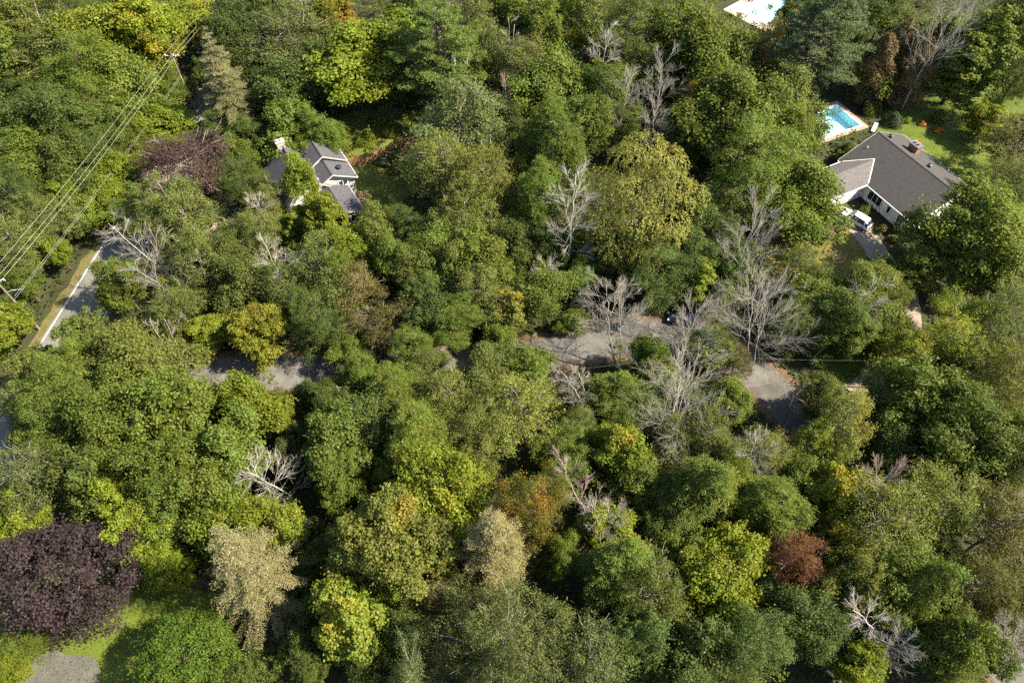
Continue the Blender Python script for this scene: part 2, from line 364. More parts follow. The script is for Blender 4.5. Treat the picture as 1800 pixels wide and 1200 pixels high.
def window(parent, ax, a0, a1, b, z0, z1, sg, mull=1, name='window'):
    """window on the plane b=const facing sg; ax=0: plane runs along x"""
    P = (lambda a, b, z: (a, b, z)) if ax == 0 else (lambda a, b, z: (b, a, z))
    f = MB(); t = .09
    def bx(A0, A1, Z0, Z1, d0, d1): f.prism([P(A0, b + sg * d0, Z0), P(A1, b + sg * d0, Z0), P(A1, b + sg * d0, Z1), P(A0, b + sg * d0, Z1)], P(0, sg * (d1 - d0), 0))
    bx(a0 - t, a0, z0 - t, z1 + t, .003, .07); bx(a1, a1 + t, z0 - t, z1 + t, .003, .07)
    bx(a0 + .001, a1 - .001, z1, z1 + t, .003, .068); bx(a0 + .001, a1 - .001, z0 - t, z0, .003, .09)
    for k in range(mull):
        c = a0 + (a1 - a0) * (k + 1) / (mull + 1); bx(c - .03, c + .03, z0 + .001, z1 - .001, .012, .05)
    o = f.build(name, 'white', parent)
    g = MB(); g.poly([P(a0, b + sg * .01, z0), P(a1, b + sg * .01, z0), P(a1, b + sg * .01, z1), P(a0, b + sg * .01, z1)]); g.build('pane', 'glass', o)
    return o

def vent(parent, x, y, z, kind):
    if kind == 'box':
        o = MB().tube([(x, y, z - .1), (x, y, z + .3)], .2, 10).build('roof_vent', 'black', parent)
        MB().tube([(x, y, z + .3), (x, y, z + .42), (x, y, z + .55)], [.4, .38, .12], 12).build('cowl', 'black', o)
    else:
        MB().tube([(x, y, z - .1), (x, y, z + .35)], .06, 8).build('vent_pipe', 'white', parent)

# brown-roofed bungalow on the right
hr = tag(empty('bungalow', (57, 84, 0), rad(27)), 'long white bungalow with brown shingle roof and brick chimney, beside pool', 'house')
gable(hr, 1, -9.0, 6.0, -3.0, 9.7, 2.9, 5.7, 'roof_brown', 'white_brick', br=3.2)
# cross wing: its ridge dies into the main slope
wz, wy0, wy1, wyr = 2.85, .45, 5.4, 2.9
MB().box(-10.4, -3.005, wy0, wy1, 0, wz - .03).build('wing_wall', 'white_brick', hr)
zr = wz + (wyr - wy0) * .5
for yy, nm in ((wy0 - .45, 0), (wy1 + .45, 1)):
    lo = wz - .45 * .5
    xv = -3.45 + (zr - (2.9 - .198)) / .4516   # where the wing ridge meets the main slope
    pts = [(-10.9, wyr, zr), (xv, wyr, zr + .0), (-3.5, yy, lo), (-10.9, yy, lo)]
    MB().prism([(a, b, c + .20) for a, b, c in pts], (0, 0, .14)).build('wing_roof_slope', 'roof_light', hr)
    MB().prism([(-10.95, yy, lo + .16), (-3.55, yy, lo + .16), (-3.55, yy, lo + .34), (-10.95, yy, lo + .34)], (0, -.1 if nm == 0 else .1, 0)).build('wing_gutter', 'white', hr)
    MB().prism([(-3.42, yy + (.1 if nm == 0 else -.1), lo + .40), (xv + .1, wyr, zr + .40), (xv + .26, wyr, zr + .42), (-3.22, yy + (.1 if nm == 0 else -.1), lo + .42)], (0, 0, .03)).build('valley_flashing', 'white', hr)
MB().prism([(-10.4, wy0, wz - .03), (-10.4, wy1, wz - .03), (-10.4, wyr, zr + .12)], (.2, 0, 0)).build('wing_gable', 'white', hr)
gd = MB().box(-9.6, -5.2, wy0 - .05, wy0 - .003, .05, 2.25).build('garage_door', 'white', hr)
for k in range(1, 4): MB().box(-9.6, -5.2, wy0 - .065, wy0 - .052, .05 + k * .55 - .02, .05 + k * .55 + .02).build('door_rail', 'lead', gd)
wl = window(hr, 1, -3.1, -.6, -3.0, .7, 2.2, -1, 2)
for y0, y1 in ((-4.9, -4.4),): window(hr, 1, y0, y1, -3.0, .9, 2.1, -1, 0)
dr = MB().box(-3.07, -3.003, -7.4, -6.5, .1, 2.2).build('door', 'roof_grey', hr)
MB().box(-3.12, -3.072, -6.72, -6.66, 1.05, 1.12).build('handle', 'lead', dr)
window(hr, 0, -.5, 1.2, -9.0, .9, 2.2, -1, 1); window(hr, 0, 5.0, 6.6, -9.0, .9, 2.2, -1, 1)
for y0 in (-6.8, -2.6, 2.2): window(hr, 1, y0, y0 + 1.7, 9.7, .9, 2.2, 1, 1)
def zmain(x): return 5.7 + .17 - abs(x - 3.2) * (2.8 / (6.2 if x < 3.2 else 6.5)) + .02
vent(hr, 4.7, 5.0, zmain(4.7), 'box'); vent(hr, 4.9, -2.7, zmain(4.9), 'box')
vent(hr, .4, 5.2, zmain(.4), 'pipe'); vent(hr, 9.0, -3.6, zmain(9.0), 'pipe')
ch = MB().box(5.75, 6.75, .7, 2.3, 3.6, 5.75).build('chimney', 'orange_brick', hr)
MB().box(5.6, 6.9, .55, 2.45, 5.75, 5.95).build('chimney_cap', 'lead', ch)
for y0 in (1.0, 1.6): MB().tube([(6.25, y0 + .2, 5.951), (6.25, y0 + .2, 6.3)], .17, 10).build('flue', 'terracotta', ch)

# grey-roofed house on the left
M['siding'] = flat('pale_siding', (.40, .39, .365), .7, noise=.1, scale=5)
hl = tag(empty('cottage', (-30, 83.3, 0), rad(30), (1.1, 1.1, .88)), 'grey-roofed white house with cream chimney, half hidden by the narrow yellow-green tree', 'house')
gable(hl, 1, -2.3, 4.9, -5.2, 1.3, 3.9, 7.0, 'roof_grey', 'siding', trim='siding', over=.4)            # left volume
gable(hl, 1, -2.4, .55, -.9, 4.85, 4.1, 6.0, 'roof_grey', 'siding', trim='siding', over=.4, wname='side_wall')      # right volume, front
gable(hl, 1, .95, 4.0, -.9, 4.80, 4.75, 6.9, 'roof_grey', 'siding', trim='siding', over=.36, wname='raised_wall')   # right volume, back, raised
gable(hl, 1, -8.0, -2.75, -1.2, 3.35, 2.75, 3.9, 'roof_grey', 'siding', trim='siding', over=.4, wname='wing_wall')  # low front wing
c2 = MB().box(-2.75, -1.65, 4.95, 5.65, 0, 8.2).build('chimney', 'cream_brick', hl)
MB().box(-2.85, -1.55, 4.88, 5.75, 8.2, 8.32).build('chimney_cap', 'cream_brick', c2)
for x in (-2.5, -1.9): MB().tube([(x, 5.3, 8.321), (x, 5.3, 8.65)], .17, 10).build('flue', 'ceramic', c2)
window(hl, 0, 2.6, 3.8, -2.4, 2.9, 4.0, -1, 1); window(hl, 0, 1.2, 2.4, -8.0, .9, 2.2, -1, 1)
window(hl, 0, -3.2, -2.0, -2.3, 4.3, 5.5, -1, 1); window(hl, 0, -4.5, -3.2, -2.3, 1.0, 2.3, -1, 1)
window(hl, 1, -1.5, -.3, 4.85, 1.0, 2.2, 1, 1); window(hl, 1, -6.5, -5, 3.35, 1.0, 2.1, 1, 1)
window(hl, 1, -.5, .9, -5.2, 1.0, 2.4, -1, 1); window(hl, 1, 2.5, 3.7, -5.2, 1.0, 2.4, -1, 1)
vent(hl, .35, 3.1, 6.35, 'box'); vent(hl, 3.4, -1.2, 5.4, 'box'); vent(hl, .2, -1.6, 4.9, 'pipe')
gd2 = MB().box(-.6, .9, -8.06, -8.003, .05, 2.15).build('door', 'white', hl)
MB().box(.65, .72, -8.11, -8.062, 1.0, 1.1).build('handle', 'lead', gd2)

# ------------------------------------------------------------------ pools
def pool(name, loc, rz, L, Wd, label, patio, pm, depth=1.35):
    p = tag(empty(name, loc, rz), label, 'pool')
    x, y, c = L / 2, Wd / 2, .35
    b = MB()
    b.poly([(-x, -y, -depth), (x, -y, -depth), (x, y, -depth), (-x, y, -depth)])
    for a, q in (((-x, -y), (x, -y)), ((x, -y), (x, y)), ((x, y), (-x, y)), ((-x, y), (-x, -y))):
        b.poly([(*a, .0), (*q, .0), (*q, -depth), (*a, -depth)])
    b.build('basin', 'liner', p)
    MB().poly([(-x, -y, -.12), (x, -y, -.12), (x, y, -.12), (-x, y, -.12)]).build('water', 'water', p)
    n = max(4, round(L / 1.5))
    for k in range(n):
        x0, x1 = -x - c + (L + 2 * c) * k / n, -x - c + (L + 2 * c) * (k + 1) / n
        for s in (-1, 1): MB().box(x0 + .01, x1 - .01, min(s * y, s * (y + c)), max(s * y, s * (y + c)), .005, .09).build('coping_stone', 'coping', p)
    n = max(3, round(Wd / 1.5))
    for k in range(n):
        y0, y1 = -y + Wd * k / n, -y + Wd * (k + 1) / n
        for s in (-1, 1): MB().box(min(s * x, s * (x + c)), max(s * x, s * (x + c)), y0 + .01, y1 - .01, .005, .09).build('coping_stone', 'coping', p)
    q = patio; m = MB()       # patio as four slabs round the hole
    m.box(-x - c - q, x + c + q, -y - c - q, -y - c - .005, -.02, .045); m.box(-x - c - q, x + c + q, y + c + .005, y + c + q, -.02, .045)
    m.box(-x - c - q, -x - c - .005, -y - c + .001, y + c - .001, -.02, .045); m.box(x + c + .005, x + c + q, -y - c + .001, y + c - .001, -.02, .045)
    m.build('patio', pm, p)
    st = MB()
    for s in (-.25, .25): st.tube([(x - .5, y * .62 + s, -.7), (x - .1, y * .62 + s, .35), (x + .1, y * .62 + s, .55), (x + .3, y * .62 + s, .45), (x + .34, y * .62 + s, .09)], .03, 8)
    for z in (-.3, -.55): st.tube([(x - .35, y * .62 - .25, z), (x - .35, y * .62 + .25, z)], .025, 6)
    st.build('ladder', 'lead', p)
    return p
PA = rad(25.2)
pc = np.array([56.67, 106.13]) + np.array([59.21, 100.46]); pc = pc / 2 - 6.3 * np.array([cos(PA), sin(PA)])
POOLS = [((pc[0], pc[1], 0), PA, 12.4, 6.0), ((52.5, 138.5, 0), rad(40), 13, 7), ((-81.5, 95, 0), rad(10), 9, 5)]
pool('swimming_pool', *POOLS[0], 'rectangular blue pool with pale coping behind the brown-roofed bungalow', .7, 'paver')
pool('swimming_pool', *POOLS[1], 'pool with cream patio at the top edge of the picture', 1.8, 'cream_patio')
pool('swimming_pool', *POOLS[2], 'small blue pool glimpsed between trees at the left edge', 1.2, 'cream_patio')
# the ground sheet has to open for the basins
gme = bpy.data.objects['ground'].data
def open_ground():
    xs = [-700, 700]; holes = []
    for (l, a, L, Wd) in POOLS:
        ca, sa = cos(a), sin(a); holes.append([(l[0] + ca * x - sa * y, l[1] + sa * x + ca * y) for x, y in ((-L / 2 - .2, -Wd / 2 - .2), (L / 2 + .2, -Wd / 2 - .2), (L / 2 + .2, Wd / 2 + .2), (-L / 2 - .2, Wd / 2 + .2))])
    import bmesh
    from mathutils.geometry import delaunay_2d_cdt
    from mathutils import Vector
    v = [Vector(p) for p in ((-700, -500), (700, -500), (700, 900), (-700, 900))]; e = [(0, 1), (1, 2), (2, 3), (3, 0)]
    for h in holes:
        i = len(v); v += [Vector(p) for p in h]; e += [(i, i + 1), (i + 1, i + 2), (i + 2, i + 3), (i + 3, i)]
    vv, ee, ff, *_ = delaunay_2d_cdt(v, e, [], 0, 1e-5)
    keep = []
    for f in ff:
        c = sum((vv[k] for k in f), Vector((0, 0))) / len(f)
        if not any(in_poly(np.array([[c.x, c.y]]), h)[0] for h in holes): keep.append(f)
    gme.clear_geometry(); gme.from_pydata([(p.x, p.y, 0) for p in vv], [], keep); gme.update()
open_ground()

def lounger(loc, rz, label):
    t = tag(empty('sun_lounger', loc, rz), label, 'sun lounger')
    f = MB()
    for s in (-.3, .3): f.tube([(-1.0, s, .3), (.3, s, .3)], .025, 6); f.tube([(.3, s, .3), (.95, s, .75)], .025, 6)
    f.build('frame', 'black', t)
    for x in (-.8, .2):
        for s in (-.28, .28): MB().tube([(x, s, 0), (x, s, .3)], .022, 6).build('leg', 'black', t)
    for k in range(7): MB().box(-1.0 + k * .19, -.86 + k * .19, -.3, .3, .325, .35).build('slat', 'white', t)
    for k in range(4):
        x, z = .34 + k * .16, .36 + k * .11
        MB().prism([(x, -.3, z), (x + .12, -.3, z + .085), (x + .12, .3, z + .085), (x, .3, z)], (0, 0, .025)).build('slat', 'white', t)
lounger((61.0, 99.3, .05), rad(60), 'white slatted sun lounger at the corner of the rectangular pool')

# ------------------------------------------------------------------ cars
def car(loc, rz, paint, label, L=4.5, Wd=1.8, H=1.62):
    t = tag(empty('parked_car', loc, rz), label, 'car'); w = Wd / 2
    def loft(secs, name, m, parent, n=1):
        """secs: (x, [(y,z)...] half outline from bottom to top), mirrored"""
        mb = MB(); rings = []
        for x, pr in secs:
            full = [(x, -y, z) for y, z in pr] + [(x, y, z) for y, z in reversed(pr)]
            i = len(mb.v); mb.v += full; rings.append((i, len(full)))
        for (a, k), (b, _) in zip(rings, rings[1:]):
            for q in range(k): j = (q + 1) % k; mb.f.append((a + q, a + j, b + j, b + q))
        a, k = rings[0]; mb.f.append(tuple(range(a + k - 1, a - 1, -1))); a, k = rings[-1]; mb.f.append(tuple(range(a, a + k)))
        o = mb.build(name, m, parent, smooth=True)
        s = o.modifiers.new('sub', 'SUBSURF'); s.levels = 2; s.render_levels = 2
        return o
    def sec(x, ww, zl, zt): return (x, [(ww * .86, zl), (ww, zl + .14), (ww, zt - .22), (ww * .95, zt - .06), (ww * .6, zt)])
    f = L / 2
    body = loft([sec(-f, w * .86, .42, .88), sec(-f + .10, w * .95, .30, .98), sec(-f + .5, w, .24, 1.02), sec(-.6, w, .22, 1.0), sec(.55, w, .22, .99), sec(f - .75, w, .24, .93), sec(f - .18, w * .93, .28, .80), sec(f, w * .80, .38, .68)], 'body', paint, t)
    def cs(x, ww, zl, zt): return (x, [(ww, zl), (ww * .985, zl + .05), (ww * .86, zt - .12), (ww * .80, zt - .03), (ww * .5, zt)])
    cab = loft([cs(-f + .10, w * .80, .90, .98), cs(-f + .16, w * .90, .92, 1.14), cs(-f + .55, w * .93, .92, H - .10), cs(-.9, w * .94, .92, H - .015), cs(.1, w * .94, .92, H - .03), cs(.62, w * .93, .92, H - .16), cs(1.28, w * .90, .88, .98), cs(1.36, w * .85, .86, .92)], 'cabin_glass', 'glass', t)
    def rs(x, ww, z): return (x, [(ww, z - .035), (ww * 1.0, z - .005), (ww * .7, z + .018), (ww * .35, z + .024)])
    loft([rs(-f + .50, w * .70, H - .10), rs(-f + .75, w * .77, H - .055), rs(-.6, w * .79, H - .02), rs(.2, w * .77, H - .045), rs(.55, w * .70, H - .12)], 'roof', paint, t)
    for s in (-1, 1):
        for (x0, z0, x1, z1) in ((1.22, 1.0, .55, H - .14), (-1.62, 1.0, -1.5, H - .10), (-.35, 1.0, -.42, H - .05)):
            MB().tube([(x0, s * w * .925, z0), (x1, s * w * .765, z1)], .045, 6).build('pillar', paint, t)
        MB().box(.72, .90, s * w * 1.0 - (.0 if s > 0 else .17), s * w * 1.0 + (.17 if s > 0 else 0), 1.0, 1.12).build('mirror', paint, t, bevel=.03)
        for x in (-f + .85, f - .88):
            ty = MB().tube([(x, s * (w - .20), .33), (x, s * (w + .01), .33)], .33, 20).build('wheel', 'tyre', t)
            MB().tube([(x, s * (w + .011), .33), (x, s * (w + .025), .33)], .21, 14).build('rim', 'rim', ty)
        MB().box(f - .22, f - .02, min(s * w * .5, s * w * .82), max(s * w * .5, s * w * .82), .62, .76).build('headlight', 'clear_lamp', t, bevel=.03)
        MB().box(-f - .01, -f + .16, min(s * w * .55, s * w * .90), max(s * w * .55, s * w * .90), .74, .92).build('tail_light', 'red_lamp', t, bevel=.03)
        MB().box(-1.5, .5, s * w * .74 - .02, s * w * .74 + .02, H - .03, H + .035).build('roof_rail', 'black', t)
    return t
car((51.7, 77.4, .011), rad(130), 'car_white', 'white car parked on the driveway beside the brown-roofed bungalow')
car((23.2, 58.6, .013), rad(172), 'car_dark', 'dark car parked at the edge of the grey road under trees', L=4.6)

# ------------------------------------------------------------------ fence, poles, wires
def fence(pts, label):
    t = tag(empty('wooden_fence', (pts[0][0], pts[0][1], 0)), label, 'fence'); o = np.array(pts[0])
    r = random.Random(5); bm = None
    for a, b in zip(pts, pts[1:]):
        a = np.array(a) - o; b = np.array(b) - o; L = np.linalg.norm(b - a); d = (b - a) / L; n = np.array([-d[1], d[0]]); an = math.atan2(d[1], d[0])
        for k in range(int(L / 2.4) + 1):
            p = a + d * min(L, k * 2.4)
            MB().box(p[0] - .05, p[0] + .05, p[1] - .05, p[1] + .05, 0, 2.0).build('post', 'fence', t)
        for z in (.4, 1.5):
            q = [(*(a + n * .03), z), (*(b + n * .03), z), (*(b + n * .07), z), (*(a + n * .07), z)]
            MB().prism(q, (0, 0, .09)).build('rail', 'fence', t)
        k = .02
        while k < L - .15:
            if bm is None:
                bo = MB().box(0, .145, -.018, 0, .06, 1.85).build('board', 'fence', t); bm = bo.data
            else: bo = link('board', bm, t)
            p = a + d * k; bo.location = (p[0], p[1], r.uniform(-.03, .03)); bo.rotation_euler = (0, r.uniform(-.01, .01), an); k += .155
fence([(-27.0, 89.6), (-22.3, 91.2), (-18.0, 94.3), (-14.8, 96.4)], 'orange-brown wooden board fence behind the grey-roofed house')

POLES = [(-63.3, 57.2), (-55.2, 105.2), (-47.0, 154)]
def power_pole(x, y, label, h=10.3, rz=0):
    t = tag(empty('power_pole', (x, y, 0), rz), label, 'power pole', 'power poles along the main road')
    MB().tube([(0, 0, 0), (0, 0, h + .3)], [.17, .11], 10).build('pole', 'pole', t)
    MB().box(-1.2, 1.2, -.05, .05, h - .33, h - .23).build('crossarm', 'ceramic', t)
    for s in (-1, 1): MB().tube([(s * .8, .07, h - .35), (0, .12, h - 1.1)], .02, 5).build('brace', 'lead', t)
    for q in (-1.05, 0.25, 1.05): MB().tube([(q, 0, h - .22), (q, 0, h - .1), (q, 0, h + .02)], [.07, .10, .05], 8).build('insulator', 'ceramic', t)
    return t
def lamp_arm(t):
    MB().tube([(.10, 0, 7.7), (1.0, 0, 8.15), (1.7, 0, 8.2)], .04, 6).build('lamp_arm', 'ceramic', t)
    MB().tube([(1.65, 0, 8.2), (1.9, 0, 8.24), (2.35, 0, 8.22)], [.06, .16, .10], 8).build('lamp_head', 'lead', t)
PL = ['power pole with a pale street lamp arm at the left edge', 'power pole with pale crossarm near the upper left', 'power pole beyond the top edge of the picture']
for k, (x, y) in enumerate(POLES): t = power_pole(x, y, PL[k]); k or lamp_arm(t)
def wire(a, b, sag, label, r=.013, grp='power lines along the main road', n=18):
    a = np.array(a); b = np.array(b)
    pts = [a + (b - a) * t - np.array([0, 0, 4 * sag * t * (1 - t)]) for t in np.linspace(0, 1, n)]
    o = MB().tube(pts, r, 5).build('power_line', 'wire'); tag(o, label, 'power line', grp)
PREV = (-71.3, 9.5)
WN = {-1.05: 'left', .25: 'middle', 1.05: 'right'}
for q in (-1.05, .25, 1.05):
    wire((PREV[0] + q, PREV[1], 10.32), (POLES[0][0] + q, POLES[0][1], 10.32), .5, WN[q] + ' wire of the three leaving the picture at the left edge')
    wire((POLES[0][0] + q, POLES[0][1], 10.32), (POLES[1][0] + q, POLES[1][1], 10.32), .6, WN[q] + ' wire of the three pale power lines left of the main road')
    wire((POLES[1][0] + q, POLES[1][1], 10.32), (POLES[2][0] + q, POLES[2][1], 10.32), .5, WN[q] + ' wire of the three running off the top edge at upper left')
for dz, nm in ((6.6, 'upper'), (6.3, 'lower')):
    wire((POLES[0][0] + .2, POLES[0][1], dz), (POLES[1][0] + .2, POLES[1][1], dz), .5, nm + ' dark cable hanging below the three power lines', .010)
SP = [(-20, 43.5), (22, 48.0), (50, 47.5)]
for k, (x, y) in enumerate(SP):
    t = tag(empty('cable_pole', (x, y, 0)), ['slim cable pole below the left stretch of grey road', 'slim cable pole below the middle stretch of grey road', 'slim cable pole right of the bend of the road'][k], 'cable pole', 'cable poles along the side road')
    MB().tube([(0, 0, 0), (0, 0, 7.4)], [.13, .09], 8).build('pole', 'pole', t)
    MB().box(-.35, .35, -.04, .04, 7.1, 7.2).build('crossarm', 'pole', t)
for (a, b), lab in (((SP[0], SP[1]), 'thin cable along the middle stretch of grey road'), ((SP[1], SP[2]), 'thin cable right of the bend of the grey road')):
    wire((*a, 7.2), (*b, 7.0), .6, lab, .004, 'cables along the side road')

# ------------------------------------------------------------------ foliage builders
def unit(v): return v / (np.linalg.norm(v, axis=-1, keepdims=True) + 1e-9)

def leaf_quads(r, P, Nn, L, asp, var, along=None, fold=.12):
    """one small folded rhombus per leaf"""
    n = len(P); Nn = unit(Nn)
    t = r.normal(size=(n, 3)) if along is None else along + .25 * r.normal(size=(n, 3))
    t = unit(t - (t * Nn).sum(1, keepdims=True) * Nn); b = np.cross(Nn, t)
    L = np.broadcast_to(L, n)[:, None]; Wd = L * asp
    V = np.stack([P - t * L * .5, P + b * Wd * .5 - Nn * L * fold, P + t * L * .5, P - b * Wd * .5 - Nn * L * fold * .6], 1).reshape(-1, 3)
    F = np.arange(4 * n).reshape(-1, 4)
    return V, F, np.repeat(var, 4, 0)

def patch_noise(P, r, f=.5):
    k = r.normal(size=(5, 3)) * f; ph = r.uniform(0, 6.28, 5)
    v = np.sin(P @ k.T + ph).mean(1); v = (v - v.min()) / (np.ptp(v) + 1e-9)
    return v

def frusta(P0, P1, R0, R1, n):
    """many tapered limbs at once"""
    P0, P1 = np.asarray(P0, float), np.asarray(P1, float); d = unit(P1 - P0)
    ref = np.where(np.abs(d[:, 2:3]) < .9, np.array([[0, 0, 1.]]), np.array([[1., 0, 0]])); a = unit(np.cross(d, ref)); b = np.cross(d, a)
    th = np.linspace(0, 2 * pi, n, endpoint=False); k = len(P0)
    ring = lambda P, R: P[:, None] + np.asarray(R)[:, None, None] * (np.cos(th)[None, :, None] * a[:, None] + np.sin(th)[None, :, None] * b[:, None])
    V = np.concatenate([ring(P0, R0), ring(P1, R1)], 1).reshape(-1, 3); base = (np.arange(k) * 2 * n)[:, None]
    i = np.arange(n); j = (i + 1) % n
    F = np.stack([base + i, base + j, base + n + j, base + n + i], 2).reshape(-1, 4)
    return V, F

def stem_mesh(P, R, m, n=8):
    b = MB().tube(P, R, n); me = bpy.data.meshes.new('trunk'); me.from_pydata(b.v, [], b.f); me.materials.append(m)
    me.polygons.foreach_set('use_smooth', np.ones(len(me.polygons), bool)); me.update(); return me

def wood(segs, m):
    """(trunk mesh, limbs mesh) from a limb list that starts with the stem"""
    return stem_mesh(segs[0][1], segs[0][2], m), (limbs_mesh('limbs', segs[1:], m) if len(segs) > 1 else None)

def limbs_mesh(name, segs, m):
    Vs, Fs, o = [], [], 0
    segs = sorted(segs, key=lambda s: -s[2])
    for lim, n in (((.09, 9), 7), ((.03, .09), 4), ((0, .03), 3)):
        g = [s for s in segs if lim[0] <= s[2] < lim[1] or (lim[1] == 9 and s[2] >= 9)] if n != 7 else [s for s in segs if s[2] >= .09]
        if not g: continue
        V, F = frusta([s[0] for s in g], [s[1] for s in g], np.array([s[2] for s in g]), np.array([s[3] for s in g]), n)
        Vs.append(V); Fs.append(F + o); o += len(V)
    return mesh_np(name, np.concatenate(Vs), np.concatenate(Fs), m)

def bent(a, b, r0, r1, n, wig, r, sag=0):
    """curved limb from a to b as short segments"""
    a = np.array(a, float); b = np.array(b, float); L = np.linalg.norm(b - a); P = [a]
    off = r.normal(size=3) * wig * L
    for k in range(1, n + 1):
        t = k / n; P.append(a + (b - a) * t + off * math.sin(pi * t) + np.array([0, 0, sag * L * math.sin(pi * t)]) + (r.normal(size=3) * wig * .25 * L if k < n else 0))
    return [(P[k], P[k + 1], r0 + (r1 - r0) * k / n, r0 + (r1 - r0) * (k + 1) / n) for k in range(n)], P

def envelope(r, R, rz, lob=.16):
    k = r.normal(size=(7, 3)) * 1.7; ph = r.uniform(0, 6.28, 7)
    def rad_(D): return 1 + lob * np.sin(D @ k.T * 1.3 + ph).sum(1) / 2.2
    return rad_

def puff_centres(r, R, zc, rz, n, sep, zlow=-.55, lob=.16, inner=.45, heads=0):
    """leaf-clump centres: on one lumpy dome, or on several overlapping heads of uneven height"""
    if heads:
        H = [(np.array([r.normal() * .1 * R, r.normal() * .1 * R, zc + rz * r.uniform(.05, .3)]), r.uniform(.5, .64) * R, r.uniform(.62, .78) * rz)]; a0 = r.uniform(0, 6.28)
        for i in range(heads):
            a = a0 + 2 * pi * i / heads + r.uniform(-.35, .35); d = r.uniform(.45, .82) * R
            H.append((np.array([cos(a) * d, sin(a) * d, zc + rz * r.uniform(-.55, .38)]), R * r.uniform(.27, .5), rz * r.uniform(.28, .52)))
    else: H = [(np.array([0, 0, zc]), R, rz)]
    envs = [envelope(r, R, rz, lob) for _ in H]; wts = np.array([h[1] * h[2] for h in H]); wts /= wts.sum(); out = np.empty((0, 3)); tries = 0
    while len(out) < n and tries < n * 40:
        tries += 1; i = r.choice(len(H), p=wts); c0, R_, Z_ = H[i]; D = unit(r.normal(size=(1, 3)))
        if D[0, 2] < zlow: continue
        q = r.uniform(inner ** 3, 1) ** (1 / 3) if r.random() < .6 else 1.0
        c = c0 + (D * envs[i](D)[:, None] * q)[0] * np.array([R_, R_, Z_])
        if any(j != i and np.sum(((c - h[0]) / np.array([h[1], h[1], h[2]])) ** 2) < .45 for j, h in enumerate(H)): continue
        if len(out) and np.min(np.sum(((out - c) * (1, 1, 1.2)) ** 2, 1)) < sep * sep: continue
        out = np.concatenate([out, c[None]])
    return out

def tree_limbs(r, cents, h, zc, r0, pick=26, lean=.25):
    """trunk and the limbs that carry the leaf clumps"""
    top = np.array([r.normal() * lean, r.normal() * lean, zc + (h - zc) * .45])
    _, P = bent((0, 0, -.1), top, r0, r0 * .28, 9, .012, r)
    segs = [('stem', P, np.linspace(r0, r0 * .28, len(P)))]
    P = np.array(P); idx = r.permutation(len(cents))[:pick]
    for i in idx:
        c = cents[i]; k = int(np.clip(np.searchsorted(P[:, 2], c[2] - .55 * np.hypot(c[0], c[1]) - .3), 3, 8))
        s, _ = bent(P[k], c, r0 * .34 * (1 - k / 14), .025, 4, .05, r, .06); segs += s
    return segs

PROTO = {}
def reg(kind, crown, trunk, R, h): PROTO.setdefault(kind, []).append((crown, trunk, R, h))

def broad(kind, seed, npuff, pr, dens, leaf, asp, m='leaf', R=5., h=15., zc=9.6, rz=5.1, sep=.8, flatz=.62, lob=.16, zlow=-.55, bark='bark', up=.35, twigs=0, inner=.45, ragged=.0, heads=0):
    r = np.random.default_rng(seed); cs = puff_centres(r, R - pr * .6, zc, rz - pr * .4, npuff, sep * pr, zlow, lob, inner, heads)
    Ps, Ns, Vs, Ls = [], [], [], []
    ctr = np.array([0, 0, zc - 1.5])
    for c in cs:
        q = pr * np.clip(np.exp(r.normal(-.04, .34)), .45, 1.8); n = int(dens * q * q)
        out = unit((c - ctr)[None])[0]
        D = unit(r.normal(size=(n, 3)) + out * .55 + np.array([0, 0, .25]))
        rr = np.clip(np.abs(r.normal(.72, .20 + ragged, n)), .1, 1.5)
        st = unit((out + np.array([0, 0, .25]) + .9 * r.normal(size=3))[None])[0]; k_ = r.uniform(0, .9)
        P = D * np.array([1, 1, flatz]) * q * rr[:, None]; P = c + P + st * (P @ st)[:, None] * k_
        P[:, 2] -= .10 * q * np.hypot(D[:, 0], D[:, 1]) ** 2
        Ps.append(P); Ns.append(D * .75 + np.array([0, 0, up]) + .55 * r.normal(size=(n, 3)))
        v = np.empty((n, 3)); v[:, 0] = np.clip(r.normal(.45, .2, n) + r.normal(0, .08), 0, 1); v[:, 1] = np.clip(r.uniform() * .7 + .3 * r.random(n), 0, 1); v[:, 2] = 0
        Vs.append(v); Ls.append(np.full(n, leaf * .87) * r.uniform(.65, 1.3, n))
    P = np.concatenate(Ps); v = np.concatenate(Vs); v[:, 2] = patch_noise(P, r, .55) * .8 + .2 * r.random(len(P))
    V, F, vv = leaf_quads(r, P, np.concatenate(Ns), np.concatenate(Ls), asp, v)
    segs = tree_limbs(r, cs, h, zc, .24, 30 + twigs)
    for k in range(twigs * 3):           # bare twigs poking out of thin crowns
        c = cs[r.integers(len(cs))]; e = c + unit((c - ctr)[None])[0] * r.uniform(.6, 1.6) + r.normal(size=3) * .4
        s, _ = bent(c, e, .03, .012, 2, .05, r); segs += s
    reg(kind, mesh_np('crown', V, F, M[m], vv), wood(segs, M[bark]), R, h)

